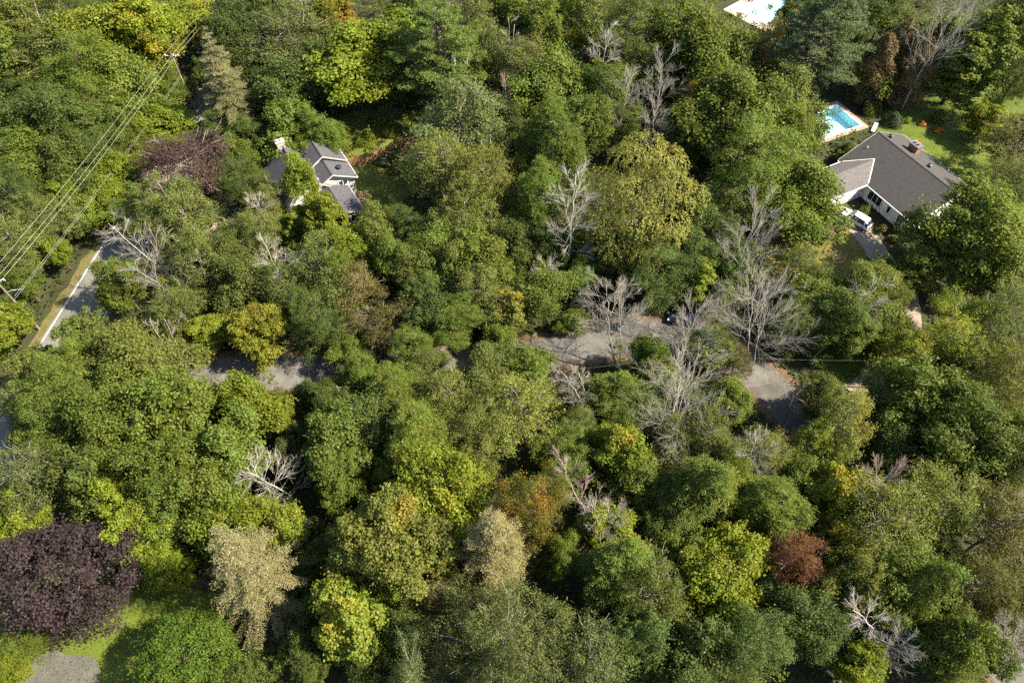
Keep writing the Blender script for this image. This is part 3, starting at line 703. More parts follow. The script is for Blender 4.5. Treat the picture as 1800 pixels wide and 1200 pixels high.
for sd in range(8): broad('b', 100 + sd, 200, (.82, .95, .72, 1.05)[sd % 4], (205, 170, 255, 140)[sd % 4], (.29, .33, .23, .37)[sd % 4], (.62, .7, .5, .75)[sd % 4], lob=.3, heads=5 + sd % 4, sep=1.22, R=4.7, zc=8.6, rz=6.2, zlow=-.75, ragged=.05 * (sd % 3))
for sd in range(5): broad('m', 200 + sd, 160, 1.0, 175, (.35, .42, .31)[sd % 3], .8, lob=.3, flatz=.5, sep=1.22, up=.5, R=4.7, zc=8.6, rz=6.4, heads=5 + sd % 3, zlow=-.7)
for sd in range(5): broad('s', 300 + sd, 190, .72, (190, 170)[sd % 2], (.24, .29)[sd % 2], .55, lob=.34, sep=1.22, twigs=26, bark='bark_pale', inner=.3, ragged=.12, heads=6 + sd % 3, R=4.6, zc=8.8, rz=6.2, zlow=-.7)
broad('S', 340, 400, .86, 165, .26, .55, lob=.3, sep=1.2, twigs=60, bark='bark_pale', inner=.4, ragged=.12, heads=8, R=8.6, h=17, zc=10, rz=6.6, zlow=-.6)
broad('Q', 240, 300, 1.0, 175, .36, .8, lob=.3, flatz=.55, sep=1.2, up=.5, R=7.2, h=17, zc=9.6, rz=7.2, heads=7, zlow=-.7)
for sd in range(2): broad('D', 400 + sd, 240, .8, 190, .25, .7, lob=.14, sep=.95, flatz=.7, inner=.7, h=13, zc=7.2, rz=5.6, zlow=-.75)
for sd in range(2): broad('n', 450 + sd, 120, .7, 190, .26, .7, lob=.25, R=3., h=14, zc=8, rz=6.0, sep=1.0, heads=4)

def frond_tree(kind, seed, R=4.8, h=15., zc=8.6, rz=6.1):
    r = np.random.default_rng(seed); cs = puff_centres(r, R - .4, zc, rz - .4, 215, .85, -.7, .22, .5, 5)
    Ps, Ns, Vs, Al = [], [], [], []
    for c in cs:
        out = unit((c - np.array([0, 0, zc - 2]))[None])[0]; nf = r.integers(9, 14); tone = r.random()
        for k in range(nf):
            a = 2 * pi * k / nf + r.uniform(-.3, .3); L = r.uniform(.8, 1.35)
            d = unit((np.array([cos(a), sin(a), r.uniform(-.1, .5)]) + out * .5)[None])[0]
            t = np.linspace(.15, 1, 9)[:, None]; P = c + d * L * t + np.array([0, 0, -.55]) * L * t * t
            side = np.array([-d[1], d[0], 0]); s = np.where(np.arange(9) % 2, 1, -1)[:, None] * .1
            P = P + side * s + r.normal(size=P.shape) * .03
            Ps.append(P); Al.append(np.tile(d + np.array([0, 0, -.5]), (9, 1)) + side * s * 4); Ns.append(np.tile([0, 0, 1.], (9, 1)) + .45 * r.normal(size=(9, 3)))
            v = np.zeros((9, 3)); v[:, 0] = np.clip(r.normal(.45, .17, 9), 0, 1); v[:, 1] = tone; Vs.append(v)
    P = np.concatenate(Ps); v = np.concatenate(Vs); v[:, 2] = patch_noise(P, r)
    V, F, vv = leaf_quads(r, P, np.concatenate(Ns), r.uniform(.26, .42, len(P)), .36, v, np.concatenate(Al))
    reg(kind, mesh_np('crown', V, F, M['leaf'], vv), wood(tree_limbs(r, cs, h, zc, .22, 34), M['bark']), R, h)
for sd in range(2): frond_tree('d', 500 + sd)

def willow(seed, R=6.8, h=22.):
    r = np.random.default_rng(seed); Ps, Ns, Vs, Al, cs = [], [], [], [], []
    heads = [(-1.4, 1.2, 19.0, 2.7), (1.2, 2.4, 17.6, 2.5), (-3.4, 1.6, 16.2, 2.5), (3.0, -.2, 16.4, 2.8), (-.6, -2.2, 15.4, 2.6), (-4.2, -1.4, 12.8, 2.4), (1.8, -3.6, 12.8, 2.6), (4.8, -2.0, 12.4, 2.5), (4.9, 2.2, 14.0, 2.4), (-2.6, -4.2, 10.4, 2.4), (3.6, -4.8, 9.0, 2.3), (-.4, -5.4, 7.8, 2.2), (-.6, 4.4, 14.0, 2.5), (-5.0, 2.2, 9.8, 2.3), (5.6, 0, 8.6, 2.2), (-4.6, -3.2, 7.6, 2.1), (0, 0, 13, 3.8)]
    for (hx, hy, hz, hr) in heads:
        for k in range(int(88 * hr)):
            D = unit((r.normal(size=3) + np.array([0, 0, .35]))[None])[0]
            if D[2] < -.15: continue
            s = np.array([hx, hy, hz]) + D * hr * np.array([1, 1, .75]) * r.uniform(.75, 1.03)
            if k % 14 == 0: cs.append(s)
            L = r.uniform(.35, 1.35) * (1.3 - .6 * max(0, D[2])); n = max(5, int(L / .13)); t = np.linspace(0, 1, n)[:, None]
            o = np.array([D[0], D[1], 0]); P = s + o * (.55 * np.sqrt(t)) + np.array([0, 0, -1]) * L * t ** 1.35 + r.normal(size=(n, 3)) * .11
            Ps.append(P); Al.append(np.tile(o * .4 + np.array([0, 0, -1.]), (n, 1)) + r.normal(size=(n, 3)) * .5)
            Ns.append(np.tile(D + np.array([0, 0, .3]), (n, 1)) + .5 * r.normal(size=(n, 3)))
            v = np.zeros((n, 3)); v[:, 0] = np.clip(r.normal(.45, .2, n), 0, 1); v[:, 1] = r.random(); Vs.append(v)
    P = np.concatenate(Ps); v = np.concatenate(Vs); v[:, 2] = patch_noise(P, r)
    V, F, vv = leaf_quads(r, P, np.concatenate(Ns), r.uniform(.24, .40, len(P)), .38, v, np.concatenate(Al))
    reg('w', mesh_np('crown', V, F, M['leaf'], vv), wood(tree_limbs(r, np.array(cs), h, 12, .4, 60), M['bark']), R, h)
willow(600)

def spruce(seed, R=4.6, h=18., levels=19, fat=.75, kind='p', st=.125, sw=.075, lf=1.):
    r = np.random.default_rng(seed); Ps, Ns, Vs, Al, segs = [], [], [], [], []
    _, s = bent((0, 0, -.1), (0, 0, h), .26, .03, 8, .003, r); segs.append(('stem', s, np.linspace(.26, .03, 9)))
    for i in range(levels):
        t = (i + .6) / levels; z = h * (1 - t * .93); rad_ = R * t ** fat * r.uniform(.88, 1.1); nb = int(5 + 7 * t)
        for k in range(nb):
            a = 2 * pi * k / nb + i * 1.3 + r.uniform(-.25, .25); L = rad_ * r.uniform(.62, 1.18); d = np.array([cos(a), sin(a), 0]); sd = np.array([-sin(a), cos(a), 0])
            zz = z + r.uniform(-.25, .25); dr = r.uniform(.22, .38)
            f = lambda u: np.array([0, 0, zz]) + d * L * u + np.array([0, 0, 1]) * L * (.12 * u - dr * u * u + .12 * u ** 4)
            segs.append((f(0), f(.5), .05, .03)); segs.append((f(.5), f(1), .03, .012))
            m = max(4, int(L / st))
            for u in np.linspace(.12, 1, m):
                c = f(u); wdt = .16 + .60 * (1 - abs(u - .55) * 1.1) * min(1, L / 2.2); nn = max(2, int(wdt / sw))
                for sg in (-1, 1):
                    q = (np.arange(nn) + r.random(nn)) / nn; P = c + sd * sg * (wdt * q)[:, None] + d * (.35 * wdt * q)[:, None] + np.array([0, 0, -1]) * (.22 * wdt * q ** 1.2)[:, None] + r.normal(size=(nn, 3)) * .045
                    Ps.append(P); Al.append(np.tile(d * .7 + sd * sg + np.array([0, 0, -.25]), (nn, 1))); Ns.append(np.tile([0, 0, 1.], (nn, 1)) + d * .3 + .5 * r.normal(size=(nn, 3)))
                    v = np.zeros((nn, 3)); v[:, 0] = np.clip(r.normal(.35 + .25 * u, .18, nn), 0, 1); v[:, 1] = r.random() * .6; Vs.append(v)
    P = np.concatenate(Ps); v = np.concatenate(Vs); v[:, 2] = patch_noise(P, r)
    V, F, vv = leaf_quads(r, P, np.concatenate(Ns), r.uniform(.16, .32, len(P)) * lf, .30, v, np.concatenate(Al), .06)
    reg(kind, mesh_np('crown', V, F, M['needle'], vv), wood(segs, M['bark']), R, h)
spruce(700); spruce(701, levels=18, fat=.62); spruce(703, R=7., h=20., levels=21, fat=.7, kind='T', st=.19, sw=.10, lf=1.1)

def pine(seed, R=6., h=20.):
    r = np.random.default_rng(seed); Ps, Ns, Vs, Al, segs = [], [], [], [], []
    _, s = bent((0, 0, -.1), (0, 0, h - .5), .32, .05, 9, .006, r); segs.append(('stem', s, np.linspace(.32, .05, 10)))
    for i in range(15):
        t = (i + .3) / 15; z = h - .6 - t * h * .74; nb = r.integers(5, 8); rr = R * min(1, .28 + 1.1 * t ** .8) * (1 if t < .8 else .85)
        for k in range(nb):
            a = 2 * pi * k / nb + i * 1.1 + r.uniform(-.35, .35); L = rr * r.uniform(.6, 1.12); d = np.array([cos(a), sin(a), 0])
            f = lambda u: np.array([0, 0, z]) + d * L * u + np.array([0, 0, 1]) * L * (.10 * u + .16 * u * u)
            segs += [(f(u), f(u + .25), .06 * (1 - u) + .015, .06 * (.75 - u) + .015) for u in (0, .25, .5, .75)]
            for q in range(int(3 + 2.6 * L)):
                u = r.uniform(.38, 1.03); c = f(u) + np.array([-d[1], d[0], 0]) * r.normal() * .5 * (.4 + .6 * u) + np.array([0, 0, r.uniform(0, .25)])
                n = 36; D = unit(r.normal(size=(n, 3)) + np.array([0, 0, .6]) + d * .5); P = c + D * np.array([.62, .62, .26]) * r.uniform(.3, 1, (n, 1))
                Ps.append(P); Al.append(D * np.array([1, 1, .6]) + np.array([0, 0, .35])); Ns.append(np.array([0, 0, .9]) + .6 * r.normal(size=(n, 3)))
                v = np.zeros((n, 3)); v[:, 0] = np.clip(r.normal(.45, .18, n), 0, 1); v[:, 1] = r.random(); Vs.append(v)
    P = np.concatenate(Ps); v = np.concatenate(Vs); v[:, 2] = patch_noise(P, r)
    V, F, vv = leaf_quads(r, P, np.concatenate(Ns), r.uniform(.26, .42, len(P)), .26, v, np.concatenate(Al), .05)
    reg('P', mesh_np('crown', V, F, M['needle'], vv), wood(segs, M['bark']), R, h)
pine(800); pine(801)

def cedar(seed, R=2.2, h=12.):
    r = np.random.default_rng(seed); n = 15000
    t = r.random(n) ** .8; a = r.uniform(0, 2 * pi, n); lump = 1 + .16 * np.sin(a * 5 + t * 14) + .12 * np.sin(a * 3 - t * 23)
    rr = R * np.clip(1.5 * (1 - t) ** .6, 0, 1) * lump * r.uniform(.55, 1, n) ** .35
    P = np.stack([rr * np.cos(a), rr * np.sin(a), .3 + t * (h - .3)], 1) + r.normal(size=(n, 3)) * .08; D = np.stack([np.cos(a), np.sin(a), np.full(n, .5)], 1)
    v = np.stack([np.clip(r.normal(.45, .2, n), 0, 1), patch_noise(P, r, 1.2), patch_noise(P, r)], 1)
    V, F, vv = leaf_quads(r, P, D + .5 * r.normal(size=(n, 3)), r.uniform(.2, .34, n), .4, v, np.stack([np.cos(a) * .4, np.sin(a) * .4, np.ones(n)], 1))
    _, s = bent((0, 0, -.1), (0, 0, h * .9), .16, .03, 6, .004, r); segs = [('stem', s, np.linspace(.16, .03, 7))]
    reg('c', mesh_np('crown', V, F, M['needle'], vv), wood(segs, M['bark']), R, h)
cedar(850); cedar(851)

# base colours of foliage, as reflectance
COL = {'OLY': (0.130, 0.142, 0.028), 'DG': (0.065, 0.087, 0.018), 'YG': (0.128, 0.158, 0.015), 'OL': (0.102, 0.120, 0.026), 'G': (0.093, 0.122, 0.019), 'YE': (0.155, 0.156, 0.018), 'YO': (0.155, 0.150, 0.016), 'PU': (0.070, 0.041, 0.032), 'SP': (0.098, 0.100, 0.040), 'GR': (0.087, 0.106, 0.034), 'BG': (0.067, 0.092, 0.022), 'PN': (0.084, 0.120, 0.022), 'PNB': (0.074, 0.096, 0.030), 'VG': (0.085, 0.120, 0.018), 'WI': (0.218, 0.222, 0.052), 'OR': (0.180, 0.140, 0.018), 'BR': (0.104, 0.094, 0.030), 'CE': (0.120, 0.084, 0.028), 'PP': (0.048, 0.031, 0.030), 'BC': (0.056, 0.080, 0.042), 'CR': (0.128, 0.126, 0.052), 'YL': (0.130, 0.155, 0.020), 'BR2': (0.084, 0.132, 0.015), 'OR2': (0.106, 0.108, 0.018), 'CO': (0.135, 0.118, 0.040), 'RD': (0.150, 0.072, 0.034), 'OO': (0.098, 0.094, 0.023)}
KNAME = {'T': 'spruce_tree', 'S': 'thin_crowned_tree', 'Q': 'maple_tree', 'b': 'broadleaf_tree', 'm': 'maple_tree', 's': 'thin_crowned_tree', 'd': 'frond_leaved_tree', 'n': 'narrow_tree', 'D': 'domed_tree', 'w': 'willow_tree', 'p': 'spruce_tree', 'P': 'pine_tree', 'c': 'cedar_tree'}
REDDEN = {'OR', 'OR2', 'YO', 'OO'}

# kind, colour, x, y, crown radius, height, turn, autumn share, label
TREES = [
('b','OLY',-84.1,116.2,6.39,17.0,1.48,0.00,'yellowish olive round leafy tree left of the power pole crossarm'),
('b','DG',-77.9,118.1,5.36,16.0,0.65,0.00,'nearest dark green round leafy tree left of the power pole crossarm'),
('m','YG',-68.0,108.1,6.32,18.0,2.49,0.25,'second-nearest yellow-green clumpy leafy tree left of the power pole crossarm'),
('m','YG',-62.1,113.9,6.73,18.0,0.97,0.20,'yellow-green clumpy leafy tree up left of the power pole crossarm'),
('m','YG',-57.4,120.9,5.97,13.0,0.42,0.25,'yellow-green clumpy leafy tree up right of the power pole crossarm'),
('s','OL',-74.7,104.3,6.02,17.0,2.52,0.00,'olive thin-crowned tree left of the power pole crossarm'),
('m','G',-80.3,104.1,4.79,16.0,5.76,0.00,'mid-green clumpy leafy tree left of the power pole crossarm'),
('b','G',-68.3,99.6,6.08,17.0,5.03,0.00,'second-nearest mid-green round leafy tree left of the power pole crossarm'),
('b','G',-64.2,101.7,6.03,14.0,4.81,0.00,'nearest mid-green round leafy tree left of the power pole crossarm'),
('m','YG',-61.0,109.8,4.76,14.0,1.39,0.40,'nearest yellow-green clumpy leafy tree left of the power pole crossarm'),
('b','DG',-72.6,88.6,5.95,16.0,3.37,0.00,'second-nearest dark green round leafy tree down left of the power pole crossarm'),
('b','DG',-67.0,89.5,5.33,15.0,1.74,0.00,'nearest dark green round leafy tree down left of the power pole crossarm'),
('b','G',-64.7,94.9,4.86,12.0,1.08,0.00,'mid-green round leafy tree down left of the power pole crossarm'),
('b','G',-60.1,98.0,5.90,7.0,0.67,0.00,'second-nearest mid-green round leafy tree up left of the purple-brown tree'),
('b','G',-58.2,104.8,4.80,7.0,1.35,0.00,'mid-green round leafy tree below the power pole crossarm'),
('m','YG',-56.0,94.8,4.14,7.6,5.82,0.00,'yellow-green clumpy leafy tree up left of the purple-brown tree'),
('b','G',-70.0,83.8,4.76,12.0,5.21,0.00,'mid-green round leafy tree above the painted main road'),
('b','DG',-65.7,83.3,4.75,12.0,5.07,0.00,'second-nearest dark green round leafy tree left of the purple-brown tree'),
('b','DG',-63.4,87.7,4.31,11.0,5.03,0.00,'nearest dark green round leafy tree left of the purple-brown tree'),
('b','G',-60.0,91.2,4.06,7.6,1.21,0.00,'nearest mid-green round leafy tree up left of the purple-brown tree'),
('m','YG',-58.8,83.7,4.09,7.6,1.95,0.15,'nearest yellow-green clumpy leafy tree left of the purple-brown tree'),
('m','YG',-64.8,80.1,4.37,8.6,3.94,0.00,'yellow-green clumpy leafy tree above the painted main road'),
('m','YG',-59.2,79.4,4.58,7.0,4.60,0.00,'second-nearest yellow-green clumpy leafy tree left of the purple-brown tree'),
('b','DG',-69.7,75.7,4.73,12.0,5.37,0.00,'dark green round leafy tree up left of the painted main road'),
('s','OL',-65.7,71.9,4.13,10.2,5.53,0.00,'second-nearest olive thin-crowned tree up left of the painted main road'),
('b','OL',-63.7,75.3,2.78,8.0,0.54,0.00,'olive round leafy tree above the painted main road'),
('s','PU',-47.4,81.2,5.98,13.0,3.80,0.00,'loose purple-brown tree left of the grey-roofed house'),
('p','SP',-44.5,96.9,5.19,20.0,4.22,0.00,'tall pale olive spruce behind the grey-roofed house, near the road'),
('s','GR',-37.4,109.2,7.45,17.0,3.18,0.00,'grey-green thin-crowned tree left of the largest yellow-green maple'),
('b','DG',-45.5,114.8,5.72,16.0,1.12,0.00,'nearest dark green round leafy tree right of the power pole crossarm'),
('b','DG',-35.3,101.1,5.39,14.0,2.97,0.00,'dark green round leafy tree left of the largest yellow-green maple'),
('b','DG',-30.6,102.9,4.18,14.0,0.56,0.00,'dark green round leafy tree down left of the largest yellow-green maple'),
('b','G',-35.3,93.0,4.83,11.0,5.87,0.00,'mid-green round leafy tree up left of the grey-roofed house'),
('b','G',-29.9,91.6,3.84,9.0,5.44,0.00,'mid-green round leafy tree above the grey-roofed house'),
('b','G',-41.6,87.0,3.35,9.0,3.44,0.00,'mid-green round leafy tree right of the purple-brown tree'),
('b','BG',-41.1,81.1,3.81,9.0,1.89,0.00,'deep blue-green round leafy tree right of the purple-brown tree'),
('m','YG',-23.8,105.6,8.57,17.0,5.71,0.00,'largest bright yellow-green maple behind the grey-roofed house'),
('m','YO',-30.7,120.4,3.86,15.0,3.59,0.40,'yellow-orange tinged clumpy leafy tree up left of the largest yellow-green maple'),
('n','YG',-30.1,78.0,2.77,13.0,5.54,0.20,'narrow yellow-green tree in front of the grey-roofed house'),
('m','YG',-26.0,71.6,3.23,10.0,5.33,0.10,'nearest yellow-green clumpy leafy tree below the grey-roofed house'),
('s','OL',-50.7,73.2,4.14,11.0,3.19,0.00,'olive thin-crowned tree down left of the purple-brown tree'),
('s','OL',-44.8,72.0,4.27,12.0,2.60,0.00,'nearest olive thin-crowned tree below the purple-brown tree'),
('s','OL',-34.9,68.8,3.68,11.0,3.76,0.00,'second-nearest olive thin-crowned tree down left of the grey-roofed house'),
('s','OL',-37.9,66.7,3.66,10.0,2.71,0.00,'olive thin-crowned tree down right of the purple-brown tree'),
('P','PN',-11.4,101.4,7.64,21.0,1.01,0.00,'fresh green pine with layered boughs behind the grey-roofed house'),
('b','DG',-17.9,118.8,4.71,16.0,1.92,0.00,'dark green round leafy tree up left of the fresh green pine'),
('s','OL',-6.0,115.2,5.51,16.0,5.10,0.00,'olive thin-crowned tree up right of the fresh green pine'),
('s','G',-6.8,107.5,3.64,14.0,0.27,0.00,'mid-green thin-crowned tree right of the fresh green pine'),
('n','G',1.2,115.5,3.51,17.0,0.29,0.00,'nearest mid-green narrow upright tree right of the fresh green pine'),
('n','G',4.8,111.8,3.82,18.0,3.93,0.00,'second-nearest mid-green narrow upright tree right of the fresh green pine'),
('n','YG',8.8,116.2,3.72,17.0,1.76,0.20,'yellow-green narrow upright tree right of the fresh green pine'),
('n','OL',13.1,113.4,3.48,17.0,3.36,0.00,'olive narrow upright tree right of the fresh green pine'),
('s','OL',22.1,113.0,5.64,17.0,2.96,0.00,'second-nearest olive thin-crowned tree above the willow'),
('b','G',28.1,117.0,4.89,16.0,2.15,0.00,'second-nearest mid-green round leafy tree left of the grey-green pine'),
('b','G',5.4,96.4,6.41,16.0,6.26,0.00,'mid-green round leafy tree right of the fresh green pine'),
('b','G',13.2,96.2,5.02,15.0,1.23,0.15,'second-nearest mid-green round leafy tree up left of the willow'),
('s','OL',-2.2,105.7,4.65,15.0,2.59,0.00,'olive thin-crowned tree right of the fresh green pine'),
('s','BR',1.9,105.2,4.47,13.0,1.27,0.00,'brownish olive thin-crowned tree right of the fresh green pine'),
('s','GR',-8.7,87.6,7.21,17.0,3.97,0.00,'grey-green thin-crowned tree below the fresh green pine'),
('s','OLY',-9.6,77.3,5.54,17.0,1.74,0.00,'yellowish olive thin-crowned tree below the fresh green pine'),
('s','OLY',-3.0,75.3,4.97,16.0,2.23,0.00,'yellowish olive thin-crowned tree up left of the bare whitish tree'),
('s','OLY',-5.8,69.3,4.67,14.0,4.69,0.00,'yellowish olive thin-crowned tree left of the bare whitish tree'),
('d','VG',4.8,80.7,5.42,19.0,2.01,0.00,'vivid green drooping-leaved tree above the bare whitish tree'),
('d','VG',2.9,72.8,3.87,15.0,3.51,0.00,'vivid green drooping-leaved tree up left of the bare whitish tree'),
('w','WI',16.9,69.1,7.01,22.0,5.68,0.00,'yellowish weeping willow right of the bare whitish tree'),
('b','G',11.5,90.3,4.30,14.0,0.63,0.00,'nearest mid-green round leafy tree up left of the willow'),
('m','OR',28.4,97.0,2.87,12.0,0.39,0.35,'small orange and yellow tree behind the willow'),
('b','G',32.5,107.7,7.79,18.0,1.44,0.00,'nearest mid-green round leafy tree left of the grey-green pine'),
('b','G',33.7,89.8,8.07,17.0,4.81,0.00,'second-nearest mid-green round leafy tree left of the rectangular pool'),
('b','G',35.0,77.3,7.33,17.0,3.86,0.00,'mid-green round leafy tree down left of the rectangular pool'),
('b','G',43.2,89.8,4.12,13.0,1.49,0.00,'nearest mid-green round leafy tree left of the rectangular pool'),
('s','BR',42.9,109.8,3.47,14.0,2.08,0.40,'brownish olive thin-crowned tree left of the grey-green pine'),
('P','PNB',49.3,105.2,7.98,21.0,1.11,0.00,'grey-green pine with layered boughs behind the rectangular pool'),
('c','CE',61.7,108.3,3.08,12.0,2.88,0.00,'rusty brown columnar cedar tree down right of the grey-green pine'),
('c','CE',67.8,107.6,3.65,12.0,0.27,0.00,'rusty brown columnar cedar tree up left of the green lawn'),
('c','CE',66.1,112.0,2.94,12.0,4.38,0.00,'rusty brown columnar cedar tree right of the grey-green pine'),
('m','G',75.2,106.6,6.13,16.0,5.63,0.00,'mid-green clumpy leafy tree above the green lawn'),
('b','DG',84.5,113.0,5.64,17.0,6.00,0.00,'second-nearest dark green round leafy tree up right of the green lawn'),
('b','DG',82.0,102.4,4.19,13.0,4.62,0.00,'nearest dark green round leafy tree up right of the green lawn'),
('b','YG',76.8,96.8,3.35,7.0,6.03,0.00,'small umbrella-shaped tree with bare trunk on the green lawn'),
('s','BR',75.6,86.6,5.03,12.0,0.11,0.00,'brownish olive thin-crowned tree right of the green lawn'),
('b','G',59.7,67.0,6.45,15.0,1.81,0.00,'mid-green tree standing in front of the brown-roofed house'),
('s','OL',72.4,77.6,3.68,12.0,6.07,0.00,'olive thin-crowned tree down right of the green lawn'),
('s','OL',-66.3,66.4,3.80,11.0,4.87,0.00,'nearest olive thin-crowned tree up left of the painted main road'),
('b','OL',-65.5,70.1,3.06,8.0,2.58,0.00,'olive round leafy tree up left of the painted main road'),
('b','G',-64.9,61.8,2.92,7.2,5.92,0.00,'mid-green round leafy tree left of the painted main road'),
('m','YG',-62.9,67.9,1.79,6.0,3.90,0.00,'yellow-green clumpy leafy tree up left of the painted main road'),
('m','YG',-64.4,54.1,3.10,7.4,5.14,0.00,'yellow-green clumpy leafy tree down left of the painted main road'),
('m','G',-50.8,60.4,2.85,10.0,1.84,0.00,'bright green maple overhanging the main road with its painted lines'),
('s','OL',-41.5,55.7,3.41,10.0,1.20,0.00,'olive thin-crowned tree up left of the grey road, left part'),
('b','OL',-34.3,58.3,4.11,11.0,2.79,0.00,'olive round leafy tree above the grey road, left part'),
('m','YE',-31.1,53.4,3.20,10.0,0.86,0.05,'golden yellow clumpy leafy tree above the grey road, left part'),
('m','YG',-37.7,53.8,2.45,7.0,2.40,0.00,'yellow-green clumpy leafy tree up left of the grey road, left part'),
('s','OL',-28.6,59.6,3.64,11.0,6.04,0.00,'olive thin-crowned tree above the grey road, left part'),
('b','DG',-24.7,54.1,3.51,11.0,2.08,0.00,'dark green round leafy tree up right of the grey road, left part'),
('s','OL',-24.5,61.4,4.64,13.0,0.06,0.00,'olive thin-crowned tree below the grey-roofed house'),
('s','OL',-40.6,63.6,3.88,12.0,0.28,0.00,'second-nearest olive thin-crowned tree below the purple-brown tree'),
('b','G',-51.6,45.4,4.18,12.0,1.06,0.00,'nearest mid-green round leafy tree below the painted main road'),
('b','OL',-44.0,45.9,5.48,14.0,4.92,0.00,'olive round leafy tree down right of the painted main road'),
('b','G',-49.8,38.2,4.89,14.0,2.28,0.00,'second-nearest mid-green round leafy tree below the painted main road'),
('b','G',-42.3,37.4,5.65,15.0,1.82,0.00,'third-nearest mid-green round leafy tree below the painted main road'),
('b','G',-36.1,39.2,5.31,15.0,0.61,0.00,'second-nearest mid-green round leafy tree down left of the grey road, left part'),
('s','OL',-55.9,41.6,2.67,9.0,6.17,0.00,'olive thin-crowned tree down left of the painted main road'),
('b','G',-34.7,43.2,2.26,8.0,2.66,0.00,'nearest mid-green round leafy tree down left of the grey road, left part'),
('m','YG',-29.5,40.3,3.45,12.0,1.31,0.15,'yellow-green clumpy leafy tree below the grey road, left part'),
('m','G',-30.0,34.7,3.80,14.0,0.37,0.00,'mid-green clumpy leafy tree up left of the bare whitish spreading tree'),
('b','G',-35.3,33.1,4.16,14.0,0.35,0.00,'nearest mid-green round leafy tree left of the bare whitish spreading tree'),
('b','DG',-28.4,43.5,2.16,5.0,1.06,0.00,'dark green round leafy tree down right of the grey road, left part'),
('b','DG',-22.6,44.8,2.63,6.0,4.25,0.00,'dark green round leafy tree right of the grey road, left part'),
('b','BG',-20.1,40.2,2.77,10.0,0.94,0.00,'nearest deep blue-green round leafy tree up right of the bare whitish spreading tree'),
('m','G',-18.5,35.8,3.73,13.0,0.26,0.00,'mid-green clumpy leafy tree right of the bare whitish spreading tree'),
('m','YG',-19.6,63.6,3.38,12.0,3.08,0.00,'yellow-green clumpy leafy tree down right of the grey-roofed house'),
('n','G',-15.4,62.2,2.50,14.0,1.56,0.00,'mid-green narrow upright tree down right of the grey-roofed house'),
('n','OL',-12.9,61.1,2.35,13.0,6.27,0.00,'olive narrow upright tree down right of the grey-roofed house'),
('n','YG',-21.4,63.6,2.37,14.0,0.77,0.00,'yellow-green narrow upright tree down right of the grey-roofed house'),
('n','OLY',-17.6,65.5,2.39,15.0,3.32,0.00,'yellowish olive narrow upright tree down right of the grey-roofed house'),
('n','G',-22.0,59.4,2.04,12.0,4.86,0.00,'mid-green narrow upright tree below the grey-roofed house'),
('n','OLY',-8.1,61.9,2.21,13.0,2.57,0.00,'yellowish olive narrow upright tree left of the bare whitish tree'),
('b','G',-10.1,63.3,3.86,13.0,6.20,0.00,'third-nearest mid-green round leafy tree down right of the grey-roofed house'),
('b','G',-3.5,62.9,5.02,13.0,3.00,0.00,'mid-green round leafy tree left of the bare whitish tree'),
('s','OL',-3.9,57.6,4.09,11.0,1.52,0.00,'olive thin-crowned tree up left of the middle stretch of grey road'),
('s','BR',-20.8,58.7,3.62,11.0,2.58,0.00,'brownish olive thin-crowned tree below the grey-roofed house'),
('s','BR',-16.5,54.2,3.72,9.0,0.23,0.00,'brownish olive thin-crowned tree right of the grey road, left part'),
('b','BG',-10.5,55.9,3.72,11.0,2.65,0.00,'deep blue-green round leafy tree left of the middle stretch of grey road'),
('b','G',-6.8,54.2,3.72,9.0,1.56,0.00,'second-nearest mid-green round leafy tree left of the middle stretch of grey road'),
('b','G',-13.0,51.2,3.19,8.0,5.58,0.00,'third-nearest mid-green round leafy tree right of the grey road, left part'),
('m','OLY',0.4,56.8,2.81,8.0,5.22,0.30,'yellowish olive clumpy leafy tree up left of the middle stretch of grey road'),
('b','G',3.2,59.4,3.83,10.0,3.13,0.00,'mid-green round leafy tree up left of the middle stretch of grey road'),
('m','VG',9.6,63.3,2.60,7.0,0.20,0.00,'vivid green clumpy leafy tree below the bare whitish tree'),
('b','G',-17.6,47.5,3.13,7.0,1.60,0.00,'second-nearest mid-green round leafy tree right of the grey road, left part'),
('d','G',-13.0,42.9,3.84,11.0,1.52,0.00,'second-nearest mid-green drooping-leaved tree above the broad yellow-flecked maple'),
('b','BG',-15.9,40.2,3.76,11.0,1.31,0.00,'second-nearest deep blue-green round leafy tree up right of the bare whitish spreading tree'),
('d','G',-10.2,37.9,3.93,13.0,1.45,0.00,'nearest mid-green drooping-leaved tree above the broad yellow-flecked maple'),
('s','OL',-7.1,42.7,3.84,11.0,5.46,0.00,'olive thin-crowned tree up left of the orange-flecked tree'),
('b','OL',-3.2,44.8,3.89,11.0,0.89,0.00,'nearest olive round leafy tree left of the middle stretch of grey road'),
('b','G',1.2,47.1,3.08,9.0,0.32,0.00,'mid-green round leafy tree down left of the middle stretch of grey road'),
('b','OL',-3.6,38.5,4.12,12.0,5.83,0.00,'olive round leafy tree up left of the orange-flecked tree'),
('s','OLY',1.9,39.7,4.15,12.0,3.55,0.00,'yellowish olive thin-crowned tree above the orange-flecked tree'),
('d','G',10.5,43.5,3.43,10.0,6.22,0.00,'mid-green drooping-leaved tree down right of the middle stretch of grey road'),
('m','YG',11.5,36.7,2.98,10.0,2.53,0.20,'yellow-green clumpy leafy tree up right of the orange-flecked tree'),
('b','DG',18.3,60.4,4.80,12.0,5.66,0.00,'dark green round leafy tree up left of the dark car'),
('b','DG',14.6,65.4,3.46,10.0,4.11,0.00,'second-nearest dark green round leafy tree down right of the bare whitish tree'),
('b','DG',23.8,64.2,4.29,10.0,4.97,0.00,'dark green round leafy tree above the dark car'),
('m','YG',24.9,62.0,2.74,8.0,4.68,0.00,'yellow-green clumpy leafy tree up right of the dark car'),
